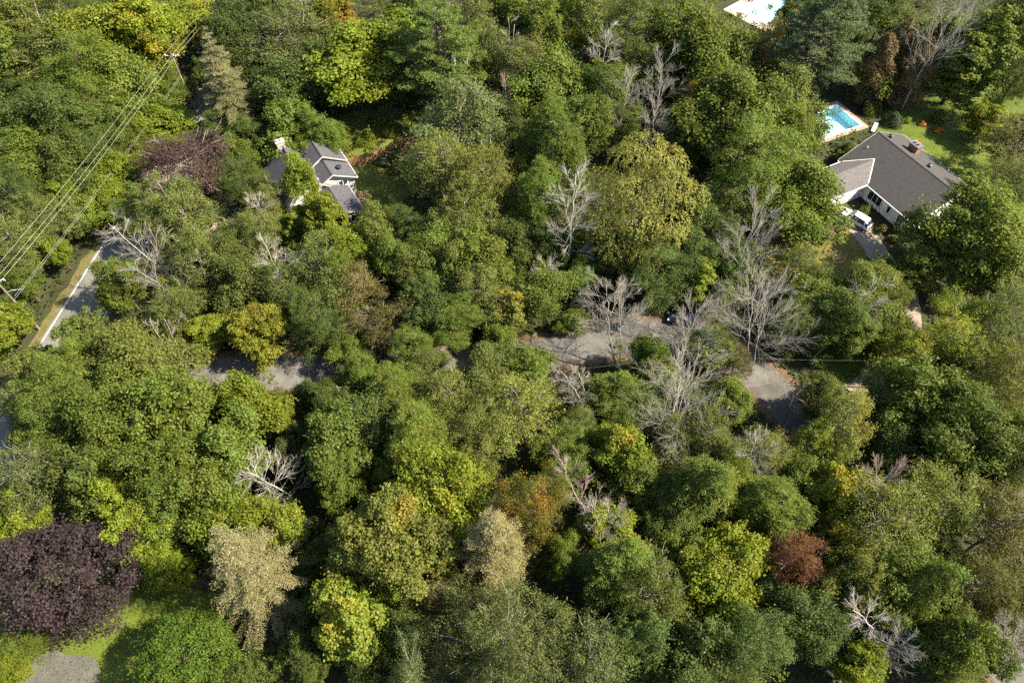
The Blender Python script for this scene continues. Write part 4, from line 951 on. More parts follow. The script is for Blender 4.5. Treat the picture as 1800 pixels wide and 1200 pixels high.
('b','G',16.8,50.0,2.39,7.0,3.10,0.00,'mid-green round leafy tree down left of the dark car'),
('b','G',44.7,59.4,4.16,10.0,0.58,0.00,'second-nearest mid-green round leafy tree below the brown-roofed house'),
('b','G',41.0,55.0,3.88,10.0,1.32,0.00,'nearest mid-green round leafy tree up right of the bend of the grey road'),
('b','DG',29.2,62.0,3.40,9.0,5.49,0.00,'dark green round leafy tree up right of the dark car'),
('s','YG',52.0,50.6,4.37,11.0,5.65,0.15,'yellow-green thin-crowned tree above the dark drive at right edge'),
('s','YG',56.9,54.1,3.67,11.0,5.81,0.20,'yellow-green thin-crowned tree down right of the brown-roofed house'),
('s','YG',48.8,50.4,3.31,9.0,2.11,0.20,'yellow-green thin-crowned tree right of the bend of the grey road'),
('s','OL',59.3,52.4,4.39,12.0,4.13,0.00,'olive thin-crowned tree above the dark drive at right edge'),
('b','OL',36.4,44.0,2.72,9.0,5.02,0.00,'olive round leafy tree right of the bend of the grey road'),
('s','OLY',36.7,39.1,3.28,12.0,4.03,0.25,'yellowish olive thin-crowned tree right of the bend of the grey road'),
('s','OL',43.4,43.6,3.01,9.0,5.12,0.00,'olive thin-crowned tree right of the bend of the grey road'),
('b','G',47.2,42.7,4.66,13.0,3.32,0.00,'mid-green round leafy tree up left of the dark drive at right edge'),
('b','G',49.7,37.6,5.29,14.0,4.11,0.00,'mid-green round leafy tree above the dark drive at right edge'),
('s','OLY',56.8,43.6,3.95,13.0,4.31,0.00,'yellowish olive thin-crowned tree above the dark drive at right edge'),
('s','OL',22.3,38.6,3.19,9.0,1.68,0.00,'olive thin-crowned tree down left of the bend of the grey road'),
('s','OLY',26.8,35.2,3.37,10.0,5.80,0.00,'yellowish olive thin-crowned tree below the bend of the grey road'),
('s','YG',33.8,36.1,2.70,9.0,6.01,0.20,'yellow-green thin-crowned tree down right of the bend of the grey road'),
('b','DG',43.4,37.2,3.16,9.0,0.47,0.00,'third-nearest dark green round leafy tree up left of the dark drive at right edge'),
('b','G',54.5,36.6,3.36,12.0,6.10,0.00,'mid-green round leafy tree up right of the dark drive at right edge'),
('b','G',25.8,43.2,2.72,8.0,6.04,0.00,'mid-green round leafy tree left of the bend of the grey road'),
('s','GR',-48.9,31.4,3.84,14.0,4.20,0.00,'grey-green thin-crowned tree above the purple domed tree'),
('b','DG',-44.3,31.4,3.84,14.0,0.28,0.00,'dark green round leafy tree above the purple domed tree'),
('m','YG',-51.0,29.3,3.06,11.0,5.65,0.00,'yellow-green clumpy leafy tree up left of the purple domed tree'),
('m','YG',-41.5,30.8,2.94,12.0,0.80,0.00,'second-nearest yellow-green clumpy leafy tree up right of the purple domed tree'),
('D','PP',-42.8,22.6,6.09,13.0,6.08,0.00,"dense dark purple domed tree beside the lawn, near the picture's lower left corner"),
('b','G',-34.4,29.1,3.53,13.0,4.19,0.00,'second-nearest mid-green round leafy tree left of the bare whitish spreading tree'),
('m','G',-30.1,30.0,3.77,15.0,0.38,0.00,'mid-green clumpy leafy tree left of the bare whitish spreading tree'),
('m','YG',-37.3,25.8,3.18,13.0,1.05,0.00,'nearest yellow-green clumpy leafy tree up right of the purple domed tree'),
('p','BC',-35.7,27.0,1.55,9.0,3.99,0.00,'small blue-green conifer wedged above the lawn, right of purple tree'),
('m','YG',-35.2,23.6,2.19,9.0,3.57,0.00,'yellow-green clumpy leafy tree right of the purple domed tree'),
('m','YG',-27.7,27.0,3.73,13.0,4.69,0.00,'yellow-green clumpy leafy tree down left of the bare whitish spreading tree'),
('m','YL',-23.3,27.8,2.59,13.0,5.82,0.15,'bright lime tree below the bare tree, left of dark gap'),
('T','CR',-24.0,21.5,5.58,21.0,1.37,0.00,'large cream-coloured spruce between the purple domed tree and green woods'),
('D','BR2',-30.1,14.4,4.28,9.0,0.02,0.00,'bright green domed tree at the foot of the cream-coloured spruce'),
('b','G',-47.9,16.9,2.89,5.0,5.79,0.00,'mid-green round leafy tree down left of the purple domed tree'),
('b','YG',-48.1,14.2,2.45,5.0,0.08,0.00,'yellow-green round leafy tree down left of the purple domed tree'),
('b','OL',-56.0,46.8,2.90,10.0,5.50,0.00,'olive round leafy tree down left of the painted main road'),
('b','G',-18.1,31.8,2.73,10.0,0.73,0.00,'mid-green round leafy tree up left of the broad yellow-flecked maple'),
('m','YG',-6.3,30.2,4.56,15.0,5.09,0.15,'yellow-green clumpy leafy tree left of the orange-flecked tree'),
('Q','OLY',-12.8,24.2,5.48,17.0,4.92,0.30,'broad yellowish olive maple flecked with gold, left of the cream-olive spruce'),
('m','YL',-14.9,17.3,3.19,13.0,5.51,0.20,'bright lime tree at lower edge, right of cream-coloured spruce'),
('b','OR2',1.5,28.7,3.70,16.0,3.46,0.40,'green tree flecked with orange above the cream-olive spruce'),
('p','CO',-1.7,23.9,4.67,18.0,5.52,0.00,'cream-olive spruce overlapping the orange-flecked green tree'),
('b','G',4.7,24.4,2.06,10.0,1.27,0.00,'mid-green round leafy tree down right of the orange-flecked tree'),
('S','GR',0.0,15.2,5.93,15.0,4.22,0.00,'very broad grey-green tree at the middle of the lower edge'),
('s','GR',7.1,14.6,3.46,13.0,2.08,0.00,'grey-green thin-crowned tree right of the very broad grey-green tree'),
('s','BR',-7.7,20.5,2.89,9.0,5.60,0.00,'brownish olive thin-crowned tree down right of the broad yellow-flecked maple'),
('s','GR',-8.3,13.5,2.65,12.0,4.86,0.00,'grey-green thin-crowned tree left of the very broad grey-green tree'),
('b','DG',-10.9,18.1,2.97,8.0,2.96,0.00,'nearest dark green round leafy tree below the broad yellow-flecked maple'),
('m','YG',9.6,27.9,2.40,9.0,3.31,0.00,'yellow-green clumpy leafy tree right of the orange-flecked tree'),
('d','G',9.3,22.1,3.70,13.0,0.17,0.00,'mid-green drooping-leaved tree down right of the orange-flecked tree'),
('s','OL',12.9,20.6,3.53,13.0,0.21,0.00,'olive thin-crowned tree right of the very broad grey-green tree'),
('b','G',15.9,24.2,2.81,11.0,3.73,0.00,'mid-green round leafy tree left of the rust-red tree'),
('b','BG',11.5,15.7,3.41,12.0,3.07,0.00,'deep blue-green round leafy tree right of the very broad grey-green tree'),
('d','G',18.6,30.7,4.08,14.0,5.43,0.00,'second-nearest mid-green drooping-leaved tree up left of the rust-red tree'),
('m','YG',19.8,23.2,3.95,14.0,3.82,0.00,'yellow-green clumpy leafy tree left of the rust-red tree'),
('m','YG',18.6,19.6,2.80,12.0,0.87,0.00,'yellow-green clumpy leafy tree down left of the rust-red tree'),
('d','G',26.7,28.8,3.55,12.0,2.28,0.00,'nearest mid-green drooping-leaved tree up left of the rust-red tree'),
('s','YG',23.3,32.5,3.14,11.0,4.82,0.25,'yellow-green thin-crowned tree down left of the bend of the grey road'),
('m','YG',33.7,31.4,3.25,11.0,3.28,0.30,'yellow-green clumpy leafy tree up right of the rust-red tree'),
('s','RD',27.3,24.2,2.51,13.0,0.07,0.00,'rust-red thin-crowned tree above the rust-red tree'),
('m','YG',33.0,25.4,2.71,11.0,5.26,0.40,'yellow-green clumpy leafy tree right of the rust-red tree'),
('s','OLY',36.8,26.1,4.81,14.0,5.20,0.00,'yellowish olive thin-crowned tree above the bare tree near lower right corner'),
('s','OLY',43.1,29.6,3.94,13.0,0.53,0.00,'yellowish olive thin-crowned tree left of the dark drive at right edge'),
('s','OLY',33.0,21.9,2.98,12.0,3.41,0.00,'yellowish olive thin-crowned tree up left of the bare tree near lower right corner'),
('b','G',36.9,20.3,4.01,13.0,2.39,0.00,'mid-green round leafy tree up right of the bare tree near lower right corner'),
('b','BG',26.9,18.7,3.07,10.0,4.94,0.00,'nearest deep blue-green round leafy tree below the rust-red tree'),
('b','BG',17.7,16.6,3.43,12.0,1.95,0.00,'nearest deep blue-green round leafy tree down left of the rust-red tree'),
('b','BG',21.3,14.6,3.81,13.0,1.47,0.00,'second-nearest deep blue-green round leafy tree below the rust-red tree'),
('b','BG',29.2,17.2,2.93,9.0,3.06,0.00,'deep blue-green round leafy tree left of the bare tree near lower right corner'),
('m','YG',32.1,14.2,2.16,8.0,6.07,0.00,'yellow-green clumpy leafy tree below the bare tree near lower right corner'),
('b','G',40.8,16.9,3.09,12.0,0.60,0.00,'mid-green round leafy tree right of the bare tree near lower right corner'),
('s','OO',47.8,26.1,4.43,14.0,0.72,0.00,'nearest bronze-olive thin-crowned tree below the dark drive at right edge'),
('s','OO',44.3,21.7,3.22,12.0,3.90,0.00,'second-nearest bronze-olive thin-crowned tree below the dark drive at right edge'),
('s','OL',49.1,21.2,2.76,10.0,5.56,0.00,'olive thin-crowned tree below the dark drive at right edge'),
('b','BG',15.7,13.5,2.65,12.0,3.22,0.00,'second-nearest deep blue-green round leafy tree down left of the rust-red tree'),
('b','DG',47.5,19.5,2.53,7.0,2.73,0.00,'dark green round leafy tree below the dark drive at right edge'),
('b','G',6.2,35.5,3.26,9.0,5.39,0.00,'mid-green round leafy tree up right of the orange-flecked tree'),
('b','DG',15.4,29.0,2.96,9.0,4.88,0.00,'dark green round leafy tree right of the orange-flecked tree'),
('b','G',13.3,32.2,3.04,9.0,0.42,0.00,'mid-green round leafy tree right of the orange-flecked tree'),
('b','DG',-19.3,23.3,2.85,8.0,5.53,0.00,'dark green round leafy tree right of the cream spruce'),
('b','DG',-24.0,36.6,2.59,8.0,1.23,0.00,'dark green round leafy tree up right of the bare whitish spreading tree'),
('b','DG',-12.5,35.9,3.15,8.0,1.90,0.00,'dark green round leafy tree above the broad yellow-flecked maple'),
('b','G',-12.7,31.5,2.47,9.0,5.25,0.00,'mid-green round leafy tree above the broad yellow-flecked maple'),
('b','G',-8.6,35.2,3.09,10.0,2.65,0.00,'mid-green round leafy tree up right of the broad yellow-flecked maple'),
('m','YG',-12.3,22.5,2.55,9.0,5.01,0.00,'yellow-green clumpy leafy tree below the broad yellow-flecked maple'),
('b','DG',24.2,22.2,2.82,8.0,1.05,0.00,'dark green round leafy tree down left of the rust-red tree'),
('b','DG',42.9,25.6,2.90,8.0,5.49,0.00,'dark green round leafy tree down left of the dark drive at right edge'),
('b','G',29.8,32.8,2.78,9.0,1.11,0.00,'mid-green round leafy tree above the rust-red tree'),
('b','OL',54.2,47.5,3.09,9.0,0.94,0.00,'nearest olive round leafy tree above the dark drive at right edge'),
('b','G',47.3,54.9,3.27,8.0,3.10,0.00,'second-nearest mid-green round leafy tree up right of the bend of the grey road'),
('b','DG',35.9,54.9,3.27,8.0,2.13,0.00,'dark green round leafy tree above the bend of the grey road'),
('b','G',39.2,59.6,2.87,8.0,3.40,0.00,'mid-green round leafy tree above the bend of the grey road'),
('b','OL',-50.5,50.1,3.09,12.0,5.68,0.00,'olive round leafy tree below the painted main road'),
('m','YG',-30.6,72.5,2.38,7.0,4.46,0.00,'second-nearest yellow-green clumpy leafy tree below the grey-roofed house'),
('s','OL',38.9,65.6,2.82,7.0,0.03,0.00,'olive thin-crowned tree down left of the brown-roofed house'),
('b','G',50.1,59.2,2.54,7.0,1.96,0.00,'third-nearest mid-green round leafy tree below the brown-roofed house'),
('b','DG',50.1,121.6,3.45,13.0,3.42,0.00,'dark green round leafy tree up left of the grey-green pine'),
('b','G',-1.4,52.3,2.28,6.0,3.06,0.00,'nearest mid-green round leafy tree left of the middle stretch of grey road'),
('b','G',-21.0,52.7,2.94,6.0,4.49,0.00,'nearest mid-green round leafy tree right of the grey road, left part'),
('b','OL',-11.1,48.4,2.84,7.0,3.04,0.00,'second-nearest olive round leafy tree left of the middle stretch of grey road'),
('b','G',-37.7,79.9,2.87,7.0,0.48,0.00,'mid-green round leafy tree left of the grey-roofed house'),
('b','G',-16.6,71.0,3.25,8.0,1.54,0.00,'second-nearest mid-green round leafy tree down right of the grey-roofed house'),
('b','DG',-13.4,70.3,3.58,9.0,5.32,0.00,'dark green round leafy tree down right of the grey-roofed house'),
('b','G',-20.5,73.9,2.43,5.0,2.24,0.00,'nearest mid-green round leafy tree down right of the grey-roofed house'),
('b','VG',8.2,57.0,1.87,4.0,4.81,0.00,'vivid green round leafy tree above the middle stretch of grey road'),
('b','DG',6.3,68.8,3.57,8.0,6.19,0.00,'dark green round leafy tree down left of the bare whitish tree'),
('b','DG',0.0,68.1,3.53,9.0,3.94,0.00,'dark green round leafy tree left of the bare whitish tree'),
('b','DG',12.6,69.9,3.23,8.0,4.25,0.00,'nearest dark green round leafy tree down right of the bare whitish tree'),
('b','G',40.9,74.3,5.38,13.0,3.83,0.00,'mid-green round leafy tree below the rectangular pool'),
('b','DG',25.8,71.2,4.09,11.0,1.97,0.00,'dark green round leafy tree down right of the willow'),
('s','DG',28.4,67.5,3.50,10.0,5.73,0.00,'dark green thin-crowned tree up right of the dark car'),
('b','G',26.2,105.6,4.69,13.0,2.93,0.00,'mid-green round leafy tree above the willow'),
('s','OL',18.8,107.2,4.72,13.0,5.72,0.00,'nearest olive thin-crowned tree above the willow'),
('b','DG',26.0,89.6,3.96,11.0,1.92,0.00,'dark green round leafy tree up right of the willow'),
('b','DG',23.2,121.3,4.60,13.0,5.45,0.00,'second-nearest dark green round leafy tree above the willow'),
('b','OL',45.2,99.3,4.74,13.0,4.94,0.00,'olive round leafy tree up left of the rectangular pool'),
('b','DG',67.4,124.1,5.82,13.0,3.85,0.00,'second-nearest dark green round leafy tree up right of the grey-green pine'),
('b','DG',57.3,118.9,5.63,15.0,2.78,0.00,'nearest dark green round leafy tree up right of the grey-green pine'),
('b','DG',38.3,105.6,4.26,13.0,0.88,0.00,'dark green round leafy tree left of the grey-green pine'),
('b','DG',16.9,92.8,3.66,9.0,4.84,0.00,'nearest dark green round leafy tree above the willow'),
('b','DG',-1.7,91.5,4.57,12.0,2.27,0.00,'dark green round leafy tree down right of the fresh green pine'),
('b','G',-3.0,118.9,4.51,15.0,4.16,0.00,'mid-green round leafy tree up right of the fresh green pine'),
('b','DG',-18.7,104.4,4.92,11.0,0.84,0.00,'dark green round leafy tree down right of the largest yellow-green maple'),
('b','DG',-42.3,122.0,5.28,14.0,0.52,0.00,'second-nearest dark green round leafy tree up left of the largest yellow-green maple'),
('b','DG',-33.4,116.4,5.14,14.0,0.90,0.00,'nearest dark green round leafy tree up left of the largest yellow-green maple'),
('b','DG',-88.7,121.3,4.60,13.0,5.08,0.00,'third-nearest dark green round leafy tree left of the power pole crossarm'),
('b','DG',-77.2,102.4,5.24,13.0,1.12,0.00,'second-nearest dark green round leafy tree left of the power pole crossarm'),
('b','DG',-41.9,102.2,4.25,10.0,5.66,0.00,'third-nearest dark green round leafy tree right of the power pole crossarm'),
('b','DG',-41.1,92.2,3.46,8.0,2.34,0.00,'second-nearest dark green round leafy tree up right of the purple-brown tree'),
('b','DG',69.6,68.8,3.57,8.0,3.62,0.00,'dark green round leafy tree down right of the green lawn'),
('b','OL',64.9,62.0,3.40,9.0,2.20,0.00,'olive round leafy tree down right of the brown-roofed house'),
('s','OL',-35.3,75.3,3.13,9.0,3.90,0.00,'nearest olive thin-crowned tree down left of the grey-roofed house'),
('b','G',53.8,63.6,2.94,8.0,0.59,0.00,'nearest mid-green round leafy tree below the brown-roofed house'),
('b','OL',48.5,62.5,2.59,7.0,2.53,0.00,'olive round leafy tree below the brown-roofed house'),
('b','OL',25.2,51.3,3.21,7.0,5.88,0.00,'olive round leafy tree down right of the dark car'),
('s','BR',28.1,49.9,2.40,6.0,1.13,0.00,'brownish olive thin-crowned tree up left of the bend of the grey road'),
('b','DG',48.3,34.5,3.17,12.0,4.11,0.00,'nearest dark green round leafy tree up left of the dark drive at right edge'),
('s','OL',52.7,32.9,3.10,13.0,2.05,0.00,'olive thin-crowned tree up right of the dark drive at right edge'),
('b','OL',51.0,33.0,2.38,8.0,1.89,0.00,'olive round leafy tree up left of the dark drive at right edge'),
('b','DG',46.6,33.9,2.78,10.0,0.15,0.00,'second-nearest dark green round leafy tree up left of the dark drive at right edge'),
('s','OL',41.1,62.5,2.26,6.0,0.13,0.00,'olive thin-crowned tree above the bend of the grey road'),
('b','DG',-46.2,95.1,3.72,8.0,5.96,0.00,'nearest dark green round leafy tree up right of the purple-brown tree'),
('b','DG',-50.6,106.4,3.27,9.0,5.21,0.00,'dark green round leafy tree down right of the power pole crossarm'),
('b','DG',-43.5,106.0,4.31,11.0,5.03,0.00,'second-nearest dark green round leafy tree right of the power pole crossarm'),
('b','G',18.4,46.8,2.80,7.0,5.07,0.00,'mid-green round leafy tree below the dark car'),
('b','G',13.7,41.7,2.99,8.0,5.99,0.00,'mid-green round leafy tree down right of the middle stretch of grey road'),
('b','OL',7.1,40.2,2.95,8.0,1.00,0.00,'olive round leafy tree below the middle stretch of grey road'),
('s','OL',17.9,38.7,2.92,8.0,3.67,0.00,'olive thin-crowned tree left of the bend of the grey road'),
('b','DG',45.0,15.5,2.69,7.0,3.11,0.00,'dark green round leafy tree right of the bare tree near lower right corner'),
('b','OL',41.8,14.0,2.41,7.0,3.60,0.00,'olive round leafy tree down right of the bare tree near lower right corner'),
('b','DG',-24.6,13.8,2.75,8.0,5.89,0.00,'dark green round leafy tree below the cream spruce'),
('b','DG',-19.6,15.3,2.42,8.0,4.77,0.00,'second-nearest dark green round leafy tree down right of the cream spruce'),
('b','DG',-18.8,20.0,2.27,8.0,6.08,0.00,'nearest dark green round leafy tree down right of the cream spruce'),
('b','DG',-12.6,13.8,2.39,8.0,0.73,0.00,'second-nearest dark green round leafy tree below the broad yellow-flecked maple'),
('b','OL',58.7,48.4,2.80,9.0,4.09,0.00,'second-nearest olive round leafy tree above the dark drive at right edge'),
]
# style, foot xyz, tip xyz, spread, label
DEAD = [
('white',(7.6,66.3),(7.6,66.3,19.0),3.8,'tall bare whitish tree with many forked limbs left of the willow'),
('fan',(13.4,50.3),(11.0,54.0,13.0),4.5,'bare grey tree with fanned brush of twigs standing over the road'),
('brush',(20.6,49.4),(20.6,49.4,14.0),2.9,'bare brushy grey tree just below the dark car'),
('fan',(17.1,36.2),(18.6,42.8,13.0),5.6,'wide bare tree with pale limbs below the grey brushy tree'),
('brush',(29.5,61.8),(29.5,61.8,18.0),3.7,'tall bare grey tree below left of the brown-roofed house'),
('fan',(30.5,50.3),(28.8,54.8,12.0),5.7,'wide bare tree with spreading limbs above the bend of the road'),
('lean',(38.3,51.6),(44.3,56.1,10.0),3.5,'bare tree leaning right, its twigs beneath the house driveway'),
('red',(9.0,30.5),(4.7,31.6,13.0),2.0,'small bare reddish tree right of the orange-flecked green tree'),
('fan',(10.0,27.5),(8.0,26.6,11.0),2.7,'half-bare grey twigs below the small reddish bare tree'),
('white',(-23.9,32.8),(-24.9,29.6,14.0),3.2,'bare whitish tree spreading left above the bright lime tree'),
('white',(-29.2,60.5),(-29.5,59.2,14.0),3.0,'bare pale tree leaning left below the grey-roofed house'),
('lean',(-43.8,63.0),(-50.4,64.0,13.0),3.5,'bare tree leaning left over the main road'),
('lean',(-44.9,60.2),(-47.2,59.3,10.0),3.3,'low bare brushy tree leaning left beside the bright green roadside maple'),
('pole',(-42.1,50.7),(-42.6,51.3,10.0),1.2,'thin bare stem pair leaning left at the end of the grey road'),
('fan',(10.8,42.2),(5.3,43.2,11.0),2.5,'bare pale tree leaning left below the middle stretch of grey road'),
('brush',(17.3,92.7),(17.3,92.7,14.0),3.2,'bare grey tree behind the willow, left of two'),
('brush',(22.8,96.8),(22.8,96.8,14.0),3.3,'bare grey tree behind the willow, farthest right of two'),
('brush',(21.2,89.3),(21.2,89.3,11.0),2.5,"low bare grey tree close behind the willow's top"),
('brush',(67.0,104.3),(67.0,104.3,18.0),5.4,'big bare grey tree at the top edge right of the rusty cedars'),
('white',(38.7,17.5),(29.8,17.5,12.0),2.2,'bare whitish fan of branches near the lower right corner'),
('brush',(34.9,15.4),(34.9,15.4,9.0),2.0,'grey twiggy bare tree below the whitish fan of branches'),
('fan',(48.6,15.4),(44.1,16.3,10.0),2.3,'bare branches at the lower right corner over dark ground'),
('red',(42.0,32.5),(35.7,30.5,12.0),2.6,'bare tree with reddish twigs left of the dark drive'),
('dark',(42.1,64.6),(40.7,63.7,13.0),2.4,'bare dark-trunked tree on the dry yellow lawn'),
('fan',(4.2,60.6),(4.2,60.6,9.0),2.3,'small bare twiggy tree below left of the tall bare whitish tree'),
('white',(14.6,101.3),(14.6,101.3,17.0),3.4,'bare pale birch-like tree near the top edge behind the willow'),
('pole',(-0.6,104.5),(-0.6,104.5,17.0),1.9,'thin pale bare stem near the top edge, right of fresh green pine'),
('red',(-1.0,94.3),(-1.0,94.3,12.0),2.6,'low bare reddish-brown tree right of the fresh green pine'),
('fan',(25.0,33.9),(25.0,33.9,11.0),2.9,'thin bare twiggy tree below the bend of the grey road'),
('brush',(-10.5,106.9),(-10.5,106.9,16.0),2.9,'bare grey tree at the top edge behind the fresh green pine'),
('white',(-36.6,76.3),(-34.0,71.6,10.0),2.3,'bare pale tree in front of the left end of grey-roofed house'),
('dark',(33.4,43.0),(31.2,41.7,9.0),1.9,'thin dark leaning stem crossing the bend of the grey road'),
]

cr = random.Random(21); count = {}
for (k, c, x, y, R, h, rz, aut, lab) in TREES:
    n = count[k] = count.get(k, -1) + 1
    crown, trunk, pR, pH = PROTO[k][(n * 7 + int(x)) % len(PROTO[k])]
    f = cr.uniform(.86, 1.16) if k in 'bmsdSQ' else 1
    t = tag(empty(KNAME[k], (x, y, 0), rz, (R / pR * f, R / pR / f, h / pH)), lab, 'tree', 'trees of the mixed woodland')
    if k in 'bmsdSQ': t.rotation_euler = (cr.uniform(-.12, .12), cr.uniform(-.12, .12), rz)
    o = link('crown', crown, t); j = cr.uniform(.86, 1.14); b = COL[c]; s = cr.uniform(-.06, .06)
    o.color = (b[0] * j * (1 + s), b[1] * j, b[2] * j * (1 - s), aut)
    if c in REDDEN: o.material_slots[0].link = 'OBJECT'; o.material_slots[0].material = M['leaf_red']
    link('trunk', trunk[0], t)
    if trunk[1]: link('limbs', trunk[1], t)['kind'] = 'stuff'

# ------------------------------------------------------------------ bare trees
def bare(style, foot, tip, spread, label, seed):
    r = np.random.default_rng(seed); h = tip[2]; m = {'white': 'dead_white', 'red': 'dead_red', 'dark': 'dead_dark'}.get(style, 'dead_grey')
    if style in ('fan', 'lean', 'pole') : m = 'dead_white' if style == 'pole' else 'dead_grey'
    top = np.array([tip[0] - foot[0], tip[1] - foot[1], h]); r0 = .06 + .0055 * h
    if style in ('pole', 'dark'): r0 = .07
    segs = []; STEM = []
    stems = [top] if style not in ('pole', 'fan') else [top, top * np.array([.8, .8, .9]) + np.array([1.0, .8, 0])]
    for si, tp in enumerate(stems):
        q0 = r0 * (1 if si == 0 else .7)
        s, P = bent((si * .25, 0, -.1), tp, q0, .03, 10, .022, r); STEM.append(P); P = np.array(P)
        ax = unit(tp[None])[0]; nb = {'brush': 17, 'fan': 15, 'lean': 14, 'white': 17, 'red': 16, 'pole': 6, 'dark': 6}[style]
        el = {'brush': .95, 'fan': .55, 'lean': .7, 'white': .5, 'red': .85, 'pole': .9, 'dark': .75}[style]
        for i in range(nb):
            t = .28 + .70 * (i + r.random()) / nb; a = i * 2.4 + r.uniform(-.5, .5); k = min(9, int(t * 10)); p0 = P[k] + (P[k + 1] - P[k]) * (t * 10 - k)
            out = np.array([cos(a), sin(a), 0]); d = unit((out + ax * el * r.uniform(.6, 1.4))[None])[0]
            L = spread * (1.15 - .62 * t) * r.uniform(.75, 1.15) / max(.55, np.linalg.norm(d[:2])) * (1 if si == 0 else .8)
            s1, Q = bent(p0, p0 + d * L, q0 * .30 * (1.1 - .6 * t), .015, 5, .035, r, .05); segs += s1; Q = np.array(Q)
            n2 = 8 if style != 'dark' else 4
            for j in range(n2):
                u = .2 + .8 * (j + r.random()) / n2; kk = min(4, int(u * 5)); q = Q[kk] + (Q[kk + 1] - Q[kk]) * (u * 5 - kk)
                d2 = unit((d + (.52 if style in ('brush', 'red') else .7) * unit(r.normal(size=(1, 3)))[0] + np.array([0, 0, .22 if style != 'fan' else .35]))[None])[0]; L2 = L * .56 * (1.15 - .55 * u) * r.uniform(.6, 1.2)
                s2, Z = bent(q, q + d2 * L2, .018, .010, 3, .03, r, .03); segs += s2; Z = np.array(Z)
                for w in range(4):
                    e = .25 + .75 * r.random(); kz = min(2, int(e * 3)); z = Z[kz] + (Z[kz + 1] - Z[kz]) * (e * 3 - kz)
                    d3 = unit((d2 + .5 * unit(r.normal(size=(1, 3)))[0] + np.array([0, 0, .15]))[None])[0]; L3 = L2 * .62 * r.uniform(.5, 1.2); z1 = z + d3 * L3
                    segs.append((z, z1, .011, .007))
                    for x in range(2 if style in ('brush', 'fan', 'red', 'white') else 1):
                        zz = z + d3 * L3 * r.uniform(.2, .9); segs.append((zz, zz + unit((d3 + .55 * unit(r.normal(size=(1, 3)))[0])[None])[0] * L3 * .8, .008, .005))
    o = empty('bare_tree', (foot[0], foot[1], 0)); tag(o, label, 'bare tree', 'bare and dead trees')
    for si, P in enumerate(STEM): MB().tube(P, np.linspace(r0 * (1 if si == 0 else .7), .03, len(P)), 8).build('trunk', m, o, smooth=True)
    link('branches', limbs_mesh('branches', segs, M[m]), o)['kind'] = 'stuff'
for i, (st, ft, tp, sp_, lab) in enumerate(DEAD): bare(st, ft, tp, sp_, lab, 900 + i)

# ------------------------------------------------------------------ shrubs and garden things
def shrub(name, x, y, R, h, col, label, flower=None, seed=0, dens=1.0):
    r = np.random.default_rng(seed + 40); n = int(1100 * R * R * dens) + 300
    D = unit(r.normal(size=(n, 3)) + np.array([0, 0, .5])); D[:, 2] = np.abs(D[:, 2]); env = envelope(r, 1, 1, .22)(D)
    P = D * np.array([R, R, h]) * (env * r.uniform(.3, 1, n) ** .35)[:, None]
    v = np.stack([np.clip(r.normal(.45, .2, n), 0, 1), patch_noise(P, r, 1.5), r.random(n)], 1)
    V, F, vv = leaf_quads(r, P, D + .6 * r.normal(size=(n, 3)) + np.array([0, 0, .3]), r.uniform(.14, .26, n), .6, v)
    t = tag(empty(name, (x, y, 0)), label, 'shrub', 'garden shrubs')
    o = link('foliage', mesh_np('foliage', V, F, M['leaf'], vv), t); o.color = (*col, .0)
    segs = []
    for k in range(5): segs += bent((0, 0, -.05), P[r.integers(n)] * .8, .03, .012, 2, .05, r)[0]
    link('stem', limbs_mesh('stem', segs, M['bark']), t)
    if flower:
        q = r.permutation(n)[:int(n * .22)]; V, F, vv = leaf_quads(r, P[q] * 1.04, D[q], .2, .9, v[q]); link('flowers', mesh_np('flowers', V, F, M[flower]), t)
G = COL
shrub('garden_shrub', 72.6, 101.6, 1.5, 2.2, G['OL'], 'rounded garden shrub above the orange flowers on the green lawn', seed=1)
shrub('flowering_shrub', 71.6, 99.0, .9, .8, G['G'], 'low orange-flowered bush on the green lawn', 'flower_orange', 2)
shrub('flowering_shrub', 69.6, 100.6, .6, .6, G['YG'], 'small yellow-orange flowered clump beside the rounded garden shrub', 'flower_orange', 3)
shrub('garden_shrub', 64.6, 100.6, 1.4, 2.4, G['BC'], 'blue-green shrub behind the ridge of the brown-roofed bungalow', seed=4)
shrub('garden_shrub', 67.0, 101.8, 1.3, .9, G['YG'], 'low light green hedge clump right of the blue-green shrub', seed=5)
shrub('garden_shrub', 55.0, 93.6, 1.5, 1.8, G['OL'], 'olive bush between the pool and the bungalow', seed=6)
shrub('garden_shrub', 53.0, 91.6, 1.2, 1.5, G['OL'], 'olive bush at the bungalow\'s left gable', seed=7)
shrub('flowering_shrub', 48.2, 78.8, 1.0, .9, G['OL'], 'white-flowered bush left of the white car', 'flower_white', 8)
shrub('garden_shrub', 53.6, 79.2, 1.1, 1.2, G['G'], 'round bush between the white car and the bungalow', seed=9)
shrub('garden_shrub', 55.0, 75.8, 1.0, .9, G['BR'], 'brownish grassy bush right of the white car', seed=10)
shrub('garden_shrub', 56.0, 73.4, 1.0, 1.0, G['OL'], 'olive bush below the bungalow\'s front wall', seed=11)
shrub('garden_shrub', 62.0, 104.0, 1.6, 2.2, G['DG'], 'dark bush beyond the far right corner of the pool', seed=12)
